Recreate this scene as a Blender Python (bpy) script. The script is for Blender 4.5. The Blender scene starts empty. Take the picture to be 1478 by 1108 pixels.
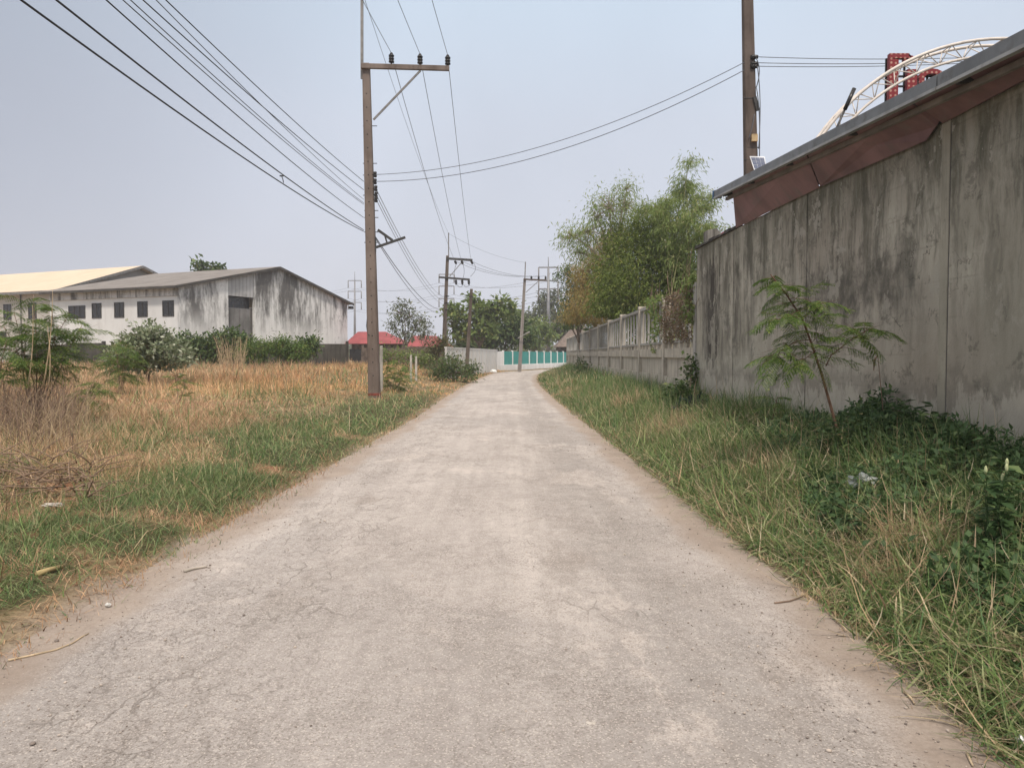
import bpy, bmesh, math, random
import numpy as np
from mathutils import Vector, Matrix
S = bpy.context.scene
COL = S.collection
R = math.radians
rng = np.random.default_rng(11)
random.seed(5)

# ------------------------------------------------------------------ camera
EYE = 1.6
F = 1110.0
PITCH = math.atan(42 / F)
cam_d = bpy.data.cameras.new('camera')
cam = bpy.data.objects.new('camera', cam_d)
COL.objects.link(cam)
cam.location = (0, 0, EYE)
cam.rotation_euler = (math.pi / 2 - PITCH, 0, 0)
cam_d.sensor_width = 36
cam_d.lens = F / 1478 * 36
cam_d.clip_end = 3000
cam_d.clip_start = .05
S.camera = cam

def at(px, py, Y):
    """world point seen at photo pixel (px, py) at distance Y along the road"""
    u = (px - 739) / F
    v = (554 - py) / F
    d = Vector((u, math.cos(PITCH) + v * math.sin(PITCH), -math.sin(PITCH) + v * math.cos(PITCH)))
    t = Y / d.y
    return Vector((d.x * t, Y, EYE + d.z * t))

def zat(py, Y):
    return at(739, py, Y).z

# ------------------------------------------------------------------ noise in numpy
def _h(ix, iy, seed):
    n = (ix * 374761393 + iy * 668265263 + seed * 144665) & 0x7fffffff
    n = ((n ^ (n >> 13)) * 1274126177) & 0x7fffffff
    return ((n ^ (n >> 16)) & 0xffff) / 65535.0

def vnoise(x, y, seed=0):
    x = np.asarray(x, float); y = np.asarray(y, float)
    ix = np.floor(x).astype(np.int64); iy = np.floor(y).astype(np.int64)
    fx = x - ix; fy = y - iy
    fx = fx * fx * (3 - 2 * fx); fy = fy * fy * (3 - 2 * fy)
    a = _h(ix, iy, seed); b = _h(ix + 1, iy, seed); c = _h(ix, iy + 1, seed); d = _h(ix + 1, iy + 1, seed)
    return (a * (1 - fx) + b * fx) * (1 - fy) + (c * (1 - fx) + d * fx) * fy

def fbm(x, y, seed=0, o=3):
    s = 0; a = .5; t = 0
    for k in range(o):
        s = s + a * vnoise(np.asarray(x) * 2 ** k, np.asarray(y) * 2 ** k, seed + k * 17); t += a; a *= .5
    return s / t

def smooth(a, b, x):
    t = np.clip((np.asarray(x, float) - a) / (b - a), 0, 1)
    return t * t * (3 - 2 * t)

# ------------------------------------------------------------------ layout curves
LE = np.array([(-12, -2.6), (3.9, -2.62), (6.2, -2.62), (8.7, -2.58), (12.4, -2.48), (16.4, -2.42), (20, -2.36), (30, -2.42), (42, -2.36), (54, -2.15), (66, -1.75), (71, -1.1), (77, 1.0), (88, 4.9), (102, 9.6), (130, 19)])
RE = np.array([(-12, 1.85), (3, 1.85), (5.2, 1.86), (6.7, 1.83), (9, 1.79), (12, 1.74), (16.4, 1.64), (26, 1.45), (38, 1.36), (47, 1.42), (56, 1.7), (63, 2.1), (70, 3.1), (77, 4.9), (86, 8.3), (100, 13.4), (130, 24)])
def xl(y): return np.interp(y, LE[:, 0], LE[:, 1])
def xr(y): return np.interp(y, RE[:, 0], RE[:, 1])
def wx(y): return 4.86 - .026 * np.asarray(y, float)      # face of the tall plaster wall
def fx(y): return 4.44 + .02 * (np.asarray(y, float) - 18)  # face of the concrete fence

def H(x, y):
    """ground height"""
    x = np.asarray(x, float); y = np.asarray(y, float)
    l = xl(y) - x; r = x - xr(y)
    n = fbm(x * 1.7, y * 1.7, 3) - .5
    n2 = fbm(x * .25, y * .25, 9) - .5
    fine = fbm(x * 6, y * 6, 21) - .5
    far = smooth(160, 90, y)
    hl = -.03 + .10 * smooth(-.1, .9, l + .5 * n) + .16 * smooth(.8, 5, l) + .10 * smooth(4, 14, l) + .45 * smooth(18, 48, y) * smooth(1.5, 9, l) * smooth(75, 60, y) + smooth(.2, 2, l) * (.12 * n + .2 * n2)
    hr = -.03 + .10 * smooth(-.1, .8, r + .5 * n) + .34 * smooth(.5, 2.7, r) + smooth(.2, 1.5, r) * (.12 * n)
    h = np.where(l > r, hl, hr) + .02 * fine
    inroad = np.minimum(-l, -r)
    h = np.where(inroad > .25, -.05, h)
    return h * far + (1 - far) * .0

def h1(x, y): return float(H(np.array([x]), np.array([y]))[0])

# ------------------------------------------------------------------ object helpers
def tag(o, label=None, cat=None, group=None, kind=None):
    if label: o['label'] = label
    if cat: o['category'] = cat
    if group: o['group'] = group
    if kind: o['kind'] = kind
    return o

def thing(name, label, cat, loc=(0, 0, 0), group=None):
    o = bpy.data.objects.new(name, None)
    COL.objects.link(o)
    o.location = loc
    o.empty_display_size = .2
    return tag(o, label, cat, group)

def wloc(o):
    v = Vector((0, 0, 0))
    while o is not None:
        v = v + o.location
        o = o.parent
    return v

def link_mesh(name, me, m, parent=None, origin=None):
    o = bpy.data.objects.new(name, me)
    COL.objects.link(o)
    if m is not None: me.materials.append(m)
    if parent is not None:
        base = wloc(parent)
        o.parent = parent
    else:
        base = Vector(origin) if origin is not None else Vector((0, 0, 0))
        o.location = base
    if base.length > 0:
        me.transform(Matrix.Translation(-base))
    return o

class MB:
    """collects shapes into one mesh, in world coordinates"""
    def __init__(s): s.v = []; s.f = []; s.sm = []
    def add(s, vs, fs, sm=False):
        b = len(s.v); s.v += [tuple(p) for p in vs]
        s.f += [tuple(b + i for i in f) for f in fs]; s.sm += [sm] * len(fs)
        return s
    def box(s, x0, y0, z0, x1, y1, z1, rz=0, c=None):
        vs = [Vector((x, y, z)) for z in (z0, z1) for y in (y0, y1) for x in (x0, x1)]
        if rz:
            c = Vector(c) if c is not None else Vector(((x0 + x1) / 2, (y0 + y1) / 2, 0))
            m = Matrix.Rotation(rz, 3, 'Z'); vs = [m @ (p - c) + c for p in vs]
        return s.add(vs, [(0, 2, 3, 1), (4, 5, 7, 6), (0, 1, 5, 4), (2, 6, 7, 3), (0, 4, 6, 2), (1, 3, 7, 5)])
    def hexa(s, a, b):
        """solid between two quads a (4 points) and b (4 points, same order)"""
        return s.add(list(a) + list(b), [(3, 2, 1, 0), (4, 5, 6, 7), (0, 1, 5, 4), (1, 2, 6, 5), (2, 3, 7, 6), (3, 0, 4, 7)])
    def bar(s, p, q, w, h, up=(0, 0, 1)):
        p = Vector(p); q = Vector(q); d = (q - p).normalized()
        u = Vector(up)
        if abs(d.dot(u)) > .98: u = Vector((0, 1, 0))
        a = d.cross(u).normalized() * w / 2; b = a.cross(d).normalized() * h / 2
        return s.hexa([p - a - b, p + a - b, p + a + b, p - a + b], [q - a - b, q + a - b, q + a + b, q - a + b])
    def slab(s, pts, th):
        """planar polygon pts extruded by vector th"""
        n = len(pts); th = Vector(th); a = [Vector(p) for p in pts]
        return s.add(a + [p + th for p in a], [tuple(range(n - 1, -1, -1)), tuple(range(n, 2 * n))] + [(i, (i + 1) % n, n + (i + 1) % n, n + i) for i in range(n)])
    def tube(s, pts, r, n=6, cap=True):
        pts = [Vector(p) for p in pts]
        k = len(pts)
        rr = r if hasattr(r, '__len__') else [r] * k
        vs = []; prev = None
        for i, p in enumerate(pts):
            d = (pts[min(i + 1, k - 1)] - pts[max(i - 1, 0)])
            if d.length < 1e-9: d = Vector((0, 0, 1))
            d.normalize()
            if prev is None:
                a = d.cross(Vector((0, 0, 1)) if abs(d.z) < .9 else Vector((1, 0, 0))).normalized()
            else:
                a = (prev - d * prev.dot(d)).normalized()
            prev = a; b = d.cross(a)
            for j in range(n):
                t = 2 * math.pi * j / n
                vs.append(p + (a * math.cos(t) + b * math.sin(t)) * rr[i])
        fs = [(i * n + j, i * n + (j + 1) % n, (i + 1) * n + (j + 1) % n, (i + 1) * n + j) for i in range(k - 1) for j in range(n)]
        if cap: fs += [tuple(range(n - 1, -1, -1)), tuple((k - 1) * n + j for j in range(n))]
        return s.add(vs, fs, True)
    def build(s, name, m, parent=None, origin=None, bevel=0):
        me = bpy.data.meshes.new(name)
        me.from_pydata(s.v, [], s.f)
        me.polygons.foreach_set('use_smooth', s.sm)
        me.update()
        if bevel:
            bm = bmesh.new(); bm.from_mesh(me)
            bmesh.ops.bevel(bm, geom=bm.edges[:], offset=bevel, segments=1, affect='EDGES', clamp_overlap=True)
            bm.to_mesh(me); bm.free()
        return link_mesh(name, me, m, parent, origin)

def np_mesh(name, V, faces, cols=None, smooth_=False):
    """faces: list of int arrays (M,k)"""
    me = bpy.data.meshes.new(name)
    V = np.ascontiguousarray(V, np.float32)
    me.vertices.add(len(V)); me.vertices.foreach_set('co', V.ravel())
    li = np.concatenate([f.ravel() for f in faces]).astype(np.int32)
    cnt = np.concatenate([np.full(len(f), f.shape[1], np.int32) for f in faces])
    st = np.zeros(len(cnt), np.int32); st[1:] = np.cumsum(cnt)[:-1]
    me.loops.add(len(li)); me.loops.foreach_set('vertex_index', li)
    me.polygons.add(len(cnt)); me.polygons.foreach_set('loop_start', st)
    try: me.polygons.foreach_set('loop_total', cnt)
    except Exception: pass
    if smooth_: me.polygons.foreach_set('use_smooth', np.ones(len(cnt), bool))
    if cols is not None:
        a = me.attributes.new('col', 'FLOAT_COLOR', 'POINT')
        c = np.ones((len(V), 4), np.float32); c[:, :3] = cols
        a.data.foreach_set('color', c.ravel())
    me.update(calc_edges=True)
    return me

def nrm(a): return a / np.maximum(np.linalg.norm(a, axis=-1, keepdims=True), 1e-9)

def leaf_arrays(c, d, n, L, W):
    """diamond leaves: base c, direction d, normal n"""
    d = nrm(d); sd = nrm(np.cross(d, n)); up = np.cross(sd, d)
    L = np.asarray(L)[:, None]; W = np.asarray(W)[:, None]
    v0 = c; v2 = c + d * L - up * L * .12
    m = c + d * L * .45 + up * L * .04
    V = np.stack([v0, m - sd * W / 2, v2, m + sd * W / 2], 1).reshape(-1, 3)
    return V, np.arange(len(V)).reshape(-1, 4)

def rand_unit(n):
    return nrm(rng.normal(size=(n, 3)))

def foliage(name, c, d, n, L, W, m, parent, cols=None):
    V, f = leaf_arrays(c, d, n, L, W)
    me = np_mesh(name, V, [f], None if cols is None else np.repeat(cols, 4, 0))
    return link_mesh(name, me, m, parent)

# ------------------------------------------------------------------ materials
class NT:
    def __init__(s, name):
        s.m = bpy.data.materials.new(name); s.m.use_nodes = True
        s.t = s.m.node_tree; s.t.nodes.clear()
        s.out = s.t.nodes.new('ShaderNodeOutputMaterial')
        s._pos = None
    def new(s, k, **kw):
        n = s.t.nodes.new(k)
        for a, b in kw.items(): setattr(n, a, b)
        return n
    def put(s, sock, v):
        if v is None: return
        if isinstance(v, bpy.types.NodeSocket): s.t.links.new(v, sock)
        elif isinstance(v, (tuple, list)):
            sock.default_value = (*v, 1) if len(v) == 3 and sock.type == 'RGBA' else v
        else: sock.default_value = v
    def pos(s):
        if s._pos is None: s._pos = s.new('ShaderNodeNewGeometry').outputs['Position']
        return s._pos
    def obj(s): return s.new('ShaderNodeTexCoord').outputs['Object']
    def island(s): return s.new('ShaderNodeNewGeometry').outputs['Random Per Island']
    def scale(s, v, sc, loc=(0, 0, 0), rot=(0, 0, 0)):
        n = s.new('ShaderNodeMapping'); s.put(n.inputs[0], v)
        n.inputs['Scale'].default_value = sc; n.inputs['Location'].default_value = loc; n.inputs['Rotation'].default_value = rot
        return n.outputs[0]
    def noise(s, sc, v=None, det=4, rough=.55, dist=0):
        n = s.new('ShaderNodeTexNoise'); s.put(n.inputs['Vector'], v if v is not None else s.pos())
        n.inputs['Scale'].default_value = sc; n.inputs['Detail'].default_value = det
        n.inputs['Roughness'].default_value = rough; n.inputs['Distortion'].default_value = dist
        return n.outputs['Fac']
    def voro(s, sc, v=None, feature='F1', out='Distance', rnd=1):
        n = s.new('ShaderNodeTexVoronoi', feature=feature); s.put(n.inputs['Vector'], v if v is not None else s.pos())
        n.inputs['Scale'].default_value = sc; n.inputs['Randomness'].default_value = rnd
        return n.outputs[out]
    def ramp(s, f, a, b, lo=0., hi=1.):
        n = s.new('ShaderNodeMapRange', interpolation_type='SMOOTHSTEP'); s.put(n.inputs[0], f)
        n.inputs[1].default_value = a; n.inputs[2].default_value = b; n.inputs[3].default_value = lo; n.inputs[4].default_value = hi
        return n.outputs[0]
    def mix(s, f, a, b, mode='MIX'):
        n = s.new('ShaderNodeMix', data_type='RGBA', blend_type=mode); s.put(n.inputs[0], f)
        s.put(n.inputs[6], a); s.put(n.inputs[7], b)
        return n.outputs[2]
    def math(s, op, a, b=None, c=None):
        n = s.new('ShaderNodeMath', operation=op); s.put(n.inputs[0], a)
        if b is not None: s.put(n.inputs[1], b)
        if c is not None: s.put(n.inputs[2], c)
        return n.outputs[0]
    def xyz(s, v=None):
        n = s.new('ShaderNodeSeparateXYZ'); s.put(n.inputs[0], v if v is not None else s.pos()); return n.outputs
    def comb(s, x, y, z):
        n = s.new('ShaderNodeCombineXYZ'); s.put(n.inputs[0], x); s.put(n.inputs[1], y); s.put(n.inputs[2], z); return n.outputs[0]
    def attr(s, name, out='Color'): return s.new('ShaderNodeAttribute', attribute_name=name).outputs[out]
    def bump(s, h, st=.3, dist=.01):
        n = s.new('ShaderNodeBump'); s.put(n.inputs['Height'], h); n.inputs['Strength'].default_value = st; n.inputs['Distance'].default_value = dist
        return n.outputs[0]
    def band(s, v, a, b, soft):
        """1 inside [a,b]"""
        return s.math('MULTIPLY', s.ramp(v, a - soft, a + soft), s.ramp(v, b - soft, b + soft, 1, 0))
    def pbr(s, col, rough=.85, nor=None, metal=0, spec=.3):
        p = s.new('ShaderNodeBsdfPrincipled'); s.put(p.inputs['Base Color'], col); s.put(p.inputs['Roughness'], rough)
        p.inputs['Metallic'].default_value = metal; p.inputs['Specular IOR Level'].default_value = spec
        if nor is not None: s.put(p.inputs['Normal'], nor)
        s.t.links.new(p.outputs[0], s.out.inputs[0])
        return s.m

def plain(name, col, rough=.7, var=.25, sc=3, metal=0, dirt=None, dirt_amt=.5, streak=False, bump=.15, spec=.3):
    t = NT(name)
    v = t.scale(t.pos(), (1, 1, .25)) if streak else t.pos()
    n = t.noise(sc, v, 6)
    c = t.mix(t.ramp(n, .3, .7), tuple(x * (1 - var) for x in col), tuple(min(1, x * (1 + var)) for x in col))
    if dirt:
        n2 = t.noise(sc * 2.3, v, 8, .65)
        c = t.mix(t.ramp(n2, .5, .72, 0, dirt_amt), c, dirt)
    return t.pbr(c, rough, t.bump(t.noise(sc * 14, None, 3), bump, .01), metal, spec)

def leafmat(name, a, b, c=None, trans=.3, usecol=False, tip=None, rough=.55):
    t = NT(name)
    if usecol: col = t.attr('col')
    else:
        r = t.island()
        col = t.mix(r, a, b)
        if c is not None: col = t.mix(t.ramp(r, .86, .9), col, c)
        col = t.mix(t.ramp(t.noise(.9, None, 2), .35, .65, 0, .35), col, tuple(x * .62 for x in a))
    d = t.new('ShaderNodeBsdfPrincipled'); t.put(d.inputs['Base Color'], col); d.inputs['Roughness'].default_value = rough
    d.inputs['Specular IOR Level'].default_value = .25
    tr = t.new('ShaderNodeBsdfTranslucent'); t.put(tr.inputs[0], col)
    mx = t.new('ShaderNodeMixShader'); mx.inputs[0].default_value = trans
    t.t.links.new(d.outputs[0], mx.inputs[1]); t.t.links.new(tr.outputs[0], mx.inputs[2]); t.t.links.new(mx.outputs[0], t.out.inputs[0])
    return t.m
# ------------------------------------------------------------------ light, sky
SUN = Vector((.09, -.56, .82)).normalized()     # direction towards the sun
w = bpy.data.worlds.new('World'); S.world = w; w.use_nodes = True
wt = w.node_tree; wt.nodes.clear()
wo = wt.nodes.new('ShaderNodeOutputWorld'); bg = wt.nodes.new('ShaderNodeBackground')
sky = wt.nodes.new('ShaderNodeTexSky'); sky.sky_type = 'NISHITA'; sky.sun_disc = False
sky.sun_elevation = math.asin(SUN.z); sky.sun_rotation = math.atan2(SUN.x, SUN.y)
sky.air_density = 1.2; sky.dust_density = 6; sky.ozone_density = 1.5
# thick dry-season haze in front of the blue: greyer towards the horizon, overhead brightened to fill shaded sides
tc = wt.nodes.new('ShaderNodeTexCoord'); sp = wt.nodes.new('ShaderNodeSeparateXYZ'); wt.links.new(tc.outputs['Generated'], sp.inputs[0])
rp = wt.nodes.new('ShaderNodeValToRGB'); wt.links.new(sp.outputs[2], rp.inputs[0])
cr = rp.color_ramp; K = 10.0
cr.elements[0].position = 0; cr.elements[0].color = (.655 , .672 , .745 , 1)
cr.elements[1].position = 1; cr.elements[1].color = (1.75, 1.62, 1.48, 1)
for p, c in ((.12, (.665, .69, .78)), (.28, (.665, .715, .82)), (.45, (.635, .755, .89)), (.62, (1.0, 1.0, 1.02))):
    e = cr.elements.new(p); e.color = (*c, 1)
# a greyer, denser bank of haze to the west
nm = wt.nodes.new('ShaderNodeVectorMath'); nm.operation = 'DOT_PRODUCT'; wt.links.new(tc.outputs['Generated'], nm.inputs[0]); nm.inputs[1].default_value = (-.74, .55, .38)
mr = wt.nodes.new('ShaderNodeMapRange'); wt.links.new(nm.outputs['Value'], mr.inputs[0]); mr.inputs[1].default_value = .74; mr.inputs[2].default_value = 1.0; mr.inputs[3].default_value = 0; mr.inputs[4].default_value = .78
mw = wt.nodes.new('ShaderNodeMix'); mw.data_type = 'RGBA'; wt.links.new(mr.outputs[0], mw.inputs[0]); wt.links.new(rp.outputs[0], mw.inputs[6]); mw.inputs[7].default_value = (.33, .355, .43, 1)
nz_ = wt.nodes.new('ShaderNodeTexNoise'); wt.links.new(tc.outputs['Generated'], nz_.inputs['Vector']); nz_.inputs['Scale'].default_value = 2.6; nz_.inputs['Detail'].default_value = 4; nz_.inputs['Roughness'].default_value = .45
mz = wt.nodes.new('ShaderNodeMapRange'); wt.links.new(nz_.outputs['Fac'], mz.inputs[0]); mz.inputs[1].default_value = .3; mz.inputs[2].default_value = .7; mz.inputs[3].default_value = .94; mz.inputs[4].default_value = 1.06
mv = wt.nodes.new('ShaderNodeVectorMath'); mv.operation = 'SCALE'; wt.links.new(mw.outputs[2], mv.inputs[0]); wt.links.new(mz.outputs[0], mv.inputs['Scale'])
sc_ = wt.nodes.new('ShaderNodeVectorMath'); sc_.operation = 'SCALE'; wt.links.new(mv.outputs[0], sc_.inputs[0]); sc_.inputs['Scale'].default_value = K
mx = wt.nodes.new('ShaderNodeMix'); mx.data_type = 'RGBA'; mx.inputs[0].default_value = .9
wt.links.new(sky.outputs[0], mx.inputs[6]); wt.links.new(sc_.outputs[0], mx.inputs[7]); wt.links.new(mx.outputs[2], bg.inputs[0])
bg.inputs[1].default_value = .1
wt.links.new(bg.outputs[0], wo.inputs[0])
sd = bpy.data.lights.new('sun', 'SUN'); so = bpy.data.objects.new('sun', sd); COL.objects.link(so)
sd.energy = 2.7; sd.angle = R(6); sd.color = (1, .90, .79)
so.rotation_euler = SUN.to_track_quat('Z', 'Y').to_euler(); so.location = (0, 0, 40)
S.view_settings.view_transform = 'Standard'; S.view_settings.look = 'None'
S.view_settings.exposure = .08; S.view_settings.gamma = 1; S.view_settings.use_curve_mapping = False
S.render.engine = 'CYCLES'
S.cycles.max_bounces = 6; S.cycles.diffuse_bounces = 4; S.cycles.transparent_max_bounces = 4
try: S.cycles.use_denoising = True
except Exception: pass

# ------------------------------------------------------------------ ground and road materials
def sandcol(t):
    P = t.pos()
    n = t.noise(2.2, P, 5); n2 = t.noise(40, P, 4)
    c = t.mix(t.ramp(n, .3, .7), (.31, .252, .21), (.385, .32, .27))
    c = t.mix(t.ramp(n2, .3, .7, 0, .4), c, (.23, .185, .15))
    return c

def mk_ground():
    t = NT('field_soil'); P = t.pos()
    dry = t.attr('dry', 'Fac'); red = t.attr('red', 'Fac'); edge = t.attr('edge', 'Fac')
    n = t.noise(9, P, 6, .7); n2 = t.noise(45, P, 4, .7)
    straw = t.mix(t.ramp(n, .3, .7), (.20, .145, .085), (.34, .26, .155))
    grn = t.mix(t.ramp(n, .3, .7), (.04, .044, .02), (.095, .085, .042))  # soil darkened to put the shade between green blades into its colour
    c = t.mix(dry, grn, straw)
    rd = t.mix(t.ramp(n, .3, .7), (.26, .12, .07), (.40, .20, .12))
    c = t.mix(red, c, rd)
    c = t.mix(edge, c, sandcol(t))
    c = t.mix(t.ramp(n2, .45, .75, 0, .6), c, (.07, .05, .03))
    return t.pbr(c, .95, t.bump(t.math('ADD', n, n2), .6, .03), 0, .1)

def mk_road():
    t = NT('worn_concrete'); P = t.pos(); x, y, z = t.xyz()
    lat = t.attr('lat', 'Fac')                      # -1 .. 1 across the road
    wob = t.math('ADD', lat, t.math('MULTIPLY', t.math('SUBTRACT', t.noise(.9, P, 4), .5), .55))
    long_ = t.scale(P, (1, .22, 1))
    n1 = t.noise(1.1, long_, 5, .6); n2 = t.noise(3.4, P, 6, .65); n3 = t.noise(.35, P, 3)
    c = t.mix(t.ramp(n1, .34, .66), (.375, .338, .318), (.495, .45, .422))
    c = t.mix(t.ramp(n3, .35, .7, 0, .5), c, (.43, .395, .37))
    # greyer worn strip right of the middle, pale wheel tracks
    grey = t.math('MULTIPLY', t.band(wob, .42, .74, .14), t.ramp(n2, .35, .6, .25, .8))
    c = t.mix(grey, c, (.29, .268, .252))
    c = t.mix(t.math('MULTIPLY', t.band(wob, -.62, -.2, .15), t.ramp(n2, .3, .6, .1, .65)), c, (.475, .432, .405))
    c = t.mix(t.math('MULTIPLY', t.band(wob, .12, .36, .1), t.ramp(n1, .4, .6, .0, .75)), c, (.49, .445, .415))
    # patch repairs: bluish grey stretches across the road
    pt = t.noise(1, t.scale(P, (.32, .16, 1), (3.3, 1.7, 0)), 5, .62, .6)
    c = t.mix(t.ramp(pt, .53, .57, 0, .45), c, (.285, .265, .255))
    pt2 = t.noise(1, t.scale(P, (.55, .35, 1), (9, 4, 0)), 8, .74, .3)
    c = t.mix(t.ramp(pt2, .56, .61, 0, .6), c, (.56, .50, .46))
    dk = t.noise(1, t.scale(P, (1.0, .55, 1), (2, 11, 0)), 4, .6)
    c = t.mix(t.ramp(dk, .58, .72, 0, .6), c, (.22, .185, .16))
    ln = t.noise(1, t.scale(P, (5.5, .16, 1), (7, 0, 0)), 6, .65)
    c = t.mix(t.ramp(ln, .44, .62, 0, .22), c, (.24, .215, .20))
    c = t.mix(t.ramp(ln, .42, .30, 0, .3), c, (.60, .54, .50))
    # the surface course has worn through in ragged bands
    wr = t.noise(1, t.scale(P, (1.6, .9, 1), (5, 2, 0)), 9, .78, .5)
    c = t.mix(t.ramp(wr, .52, .56, 0, .36), c, (.27, .245, .228))
    # aggregate
    ag = t.voro(150, P, 'F1', 'Color'); agx = t.xyz(ag)[0]
    sp_ = t.noise(62, P, 6, .85); sp2 = t.noise(26, P, 8, .88)
    mot = t.noise(9, P, 8, .8)
    c = t.mix(t.ramp(mot, .40, .62, .0, .62), t.mix(.12, c, (.7, .64, .58)), t.mix(.30, c, (.2, .165, .14)))
    rough_zone = t.ramp(t.noise(.8, P, 4), .4, .62, .35, 1)
    c = t.mix(t.math('MULTIPLY', t.ramp(sp_, .50, .60), t.math('MULTIPLY', rough_zone, .75)), c, (.15, .125, .105))
    c = t.mix(t.math('MULTIPLY', t.ramp(sp2, .54, .63), t.math('MULTIPLY', rough_zone, .75)), c, (.165, .14, .12))
    c = t.mix(t.ramp(agx, .86, .94, 0, .5), c, (.66, .59, .53))
    c = t.mix(t.ramp(agx, .08, .02, 0, .45), c, (.15, .125, .105))
    # crazed cracks
    dv = t.new('ShaderNodeVectorMath', operation='ADD')
    nz = t.new('ShaderNodeTexNoise'); t.put(nz.inputs['Vector'], P); nz.inputs['Scale'].default_value = 5; nz.inputs['Detail'].default_value = 7
    mm = t.new('ShaderNodeVectorMath', operation='SCALE'); t.put(mm.inputs[0], nz.outputs['Color']); mm.inputs['Scale'].default_value = .16
    t.put(dv.inputs[0], P); t.put(dv.inputs[1], mm.outputs[0])
    cr1 = t.voro(4.2, t.scale(dv.outputs[0], (1.25, .5, 1)), 'DISTANCE_TO_EDGE'); cr2 = t.voro(11, t.scale(dv.outputs[0], (1, .7, 1)), 'DISTANCE_TO_EDGE')
    zone = t.math('MAXIMUM', t.band(wob, -.85, -.30, .16), t.ramp(t.noise(.6, P, 3), .50, .62, 0, .9))
    k1 = t.math('MULTIPLY', t.ramp(cr1, .004, .034, .85, 0), t.math('MULTIPLY', zone, t.ramp(t.noise(2.4, P, 5, .7), .44, .60)))
    k2 = t.math('MULTIPLY', t.ramp(cr2, .01, .07, 1, 0), t.math('MULTIPLY', zone, t.ramp(n2, .46, .62, 0, .7)))
    ck = t.math('MAXIMUM', k1, k2)
    c = t.mix(t.math('MULTIPLY', ck, .52), c, (.13, .11, .092))
    # sand drifted over both edges
    al = t.math('ABSOLUTE', lat)
    ed = t.ramp(t.math('ADD', al, t.math('MULTIPLY', t.math('SUBTRACT', t.noise(1.4, t.scale(P, (1, .5, 1)), 5), .5), .40)), .80, .95)
    c = t.mix(t.math('MULTIPLY', ed, .93), c, sandcol(t))
    hgt = t.math('SUBTRACT', t.math('ADD', t.math('MULTIPLY', sp_, .7), t.math('MULTIPLY', sp2, .8)), t.math('MULTIPLY', ck, 1.2))
    return t.pbr(c, .92, t.bump(hgt, .6, .014), 0, .05)

M_ground = mk_ground(); M_road = mk_road()

# fields that say where the ground is dry, red, green
def dryness(x, y):
    """0 green .. 1 straw"""
    l = xl(y) - x; r = x - xr(y)
    n = fbm(x * .55, y * .35, 31, 3); n2 = fbm(x * 1.5, y * 1.1, 37, 3)
    band = smooth(3.0, 1.7, l + 2.4 * (n - .5)) * smooth(36, 22, y)
    near = smooth(7.5, 5, y)
    gl = band * smooth(.38, .56, n2 + .04 + .14 * smooth(7, 9, y) - .12 * near) * smooth(.05, .5, l)
    gl = np.maximum(gl, .55 * smooth(.56, .66, n2) * smooth(9, 5, l))
    dl = 1 - .95 * np.clip(gl + .10 * smooth(7, 4, l), 0, 1)
    tuft = 0
    for (cx, cy, rad) in TUFTS: tuft = np.maximum(tuft, smooth(1.25, .45, np.hypot((x - cx) / rad, (y - cy) / rad / 1.2)))
    dr_ = .05 + .30 * smooth(.55, .75, n2) * smooth(1.0, 2.0, np.where(y < 18.3, wx(y), fx(y)) - x) + .6 * smooth(.30, .02, r) + .8 * tuft
    return np.clip(np.where(l > r, dl, dr_), 0, 1)

TUFTS = [(2.75, 13.6, .6), (3.0, 8.9, .38), (2.95, 5.45, .34), (2.5, 5.0, .2), (2.2, 30, .7), (2.6, 37, .8), (2.5, 52, 1.0), (3.1, 20.5, .5), (3.3, 4.1, .25)]
REDS = [(-11.0, 20.5, 4.2, 3.4), (-15, 25, 4, 3), (-4.3, 6.9, .6, .55), (-4.5, 7.9, .5, .5), (-9.4, 18.6, 3.2, 2.2), (-3.7, 6.1, .35, .22), (-4.9, 5.6, .4, .4), (-5.3, 8.6, .6, .5), (-3.2, 10.6, .4, .5), (-8, 17, 1.2, .8), (-19, 32, 3, 2), (-8, 31, 2.5, 1.5)]
def redness(x, y):
    v = np.zeros_like(np.asarray(x, float))
    for cx, cy, a, b in REDS: v = np.maximum(v, smooth(1.3, .5, np.hypot((x - cx) / a, (y - cy) / b)))
    return v * smooth(.38, .62, fbm(np.asarray(x) * 3, np.asarray(y) * 3, 77, 4)) * .95

def axis(parts):
    out = []
    for a, b, s in parts: out += list(np.arange(a, b, s))
    return np.array(out + [parts[-1][1]])

gxs = axis([(-190, -60, 13), (-60, -20, 1.6), (-20, -8, .5), (-8, -1.9, .11), (-1.9, 1.1, .5), (1.1, 6, .11), (6, 20, 1), (20, 60, 4), (60, 190, 13)])
gys = axis([(-14, 1.5, 1), (1.5, 14, .13), (14, 30, .3), (30, 60, .7), (60, 110, 1.5), (110, 200, 10), (200, 300, 20)])
X, Y = np.meshgrid(gxs, gys); Xf, Yf = X.ravel(), Y.ravel()
V = np.stack([Xf, Yf, H(Xf, Yf)], 1)
nx_, ny_ = len(gxs), len(gys)
ii = np.arange(nx_ * ny_).reshape(ny_, nx_)
Fq = np.stack([ii[:-1, :-1], ii[:-1, 1:], ii[1:, 1:], ii[1:, :-1]], -1).reshape(-1, 4)
me = np_mesh('ground', V, [Fq], smooth_=True)
def fattr(me, name, vals):
    a = me.attributes.new(name, 'FLOAT', 'POINT'); a.data.foreach_set('value', np.ascontiguousarray(vals, np.float32))
l_ = xl(Yf) - Xf; r_ = Xf - xr(Yf); off = np.maximum(l_, r_)
fattr(me, 'dry', dryness(Xf, Yf)); fattr(me, 'red', redness(Xf, Yf))
fattr(me, 'edge', smooth(.28, -.08, off + .6 * (fbm(Xf * 2.5, Yf * 1.5, 5) - .5)))
tag(link_mesh('ground', me, M_ground), kind='structure')

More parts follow.
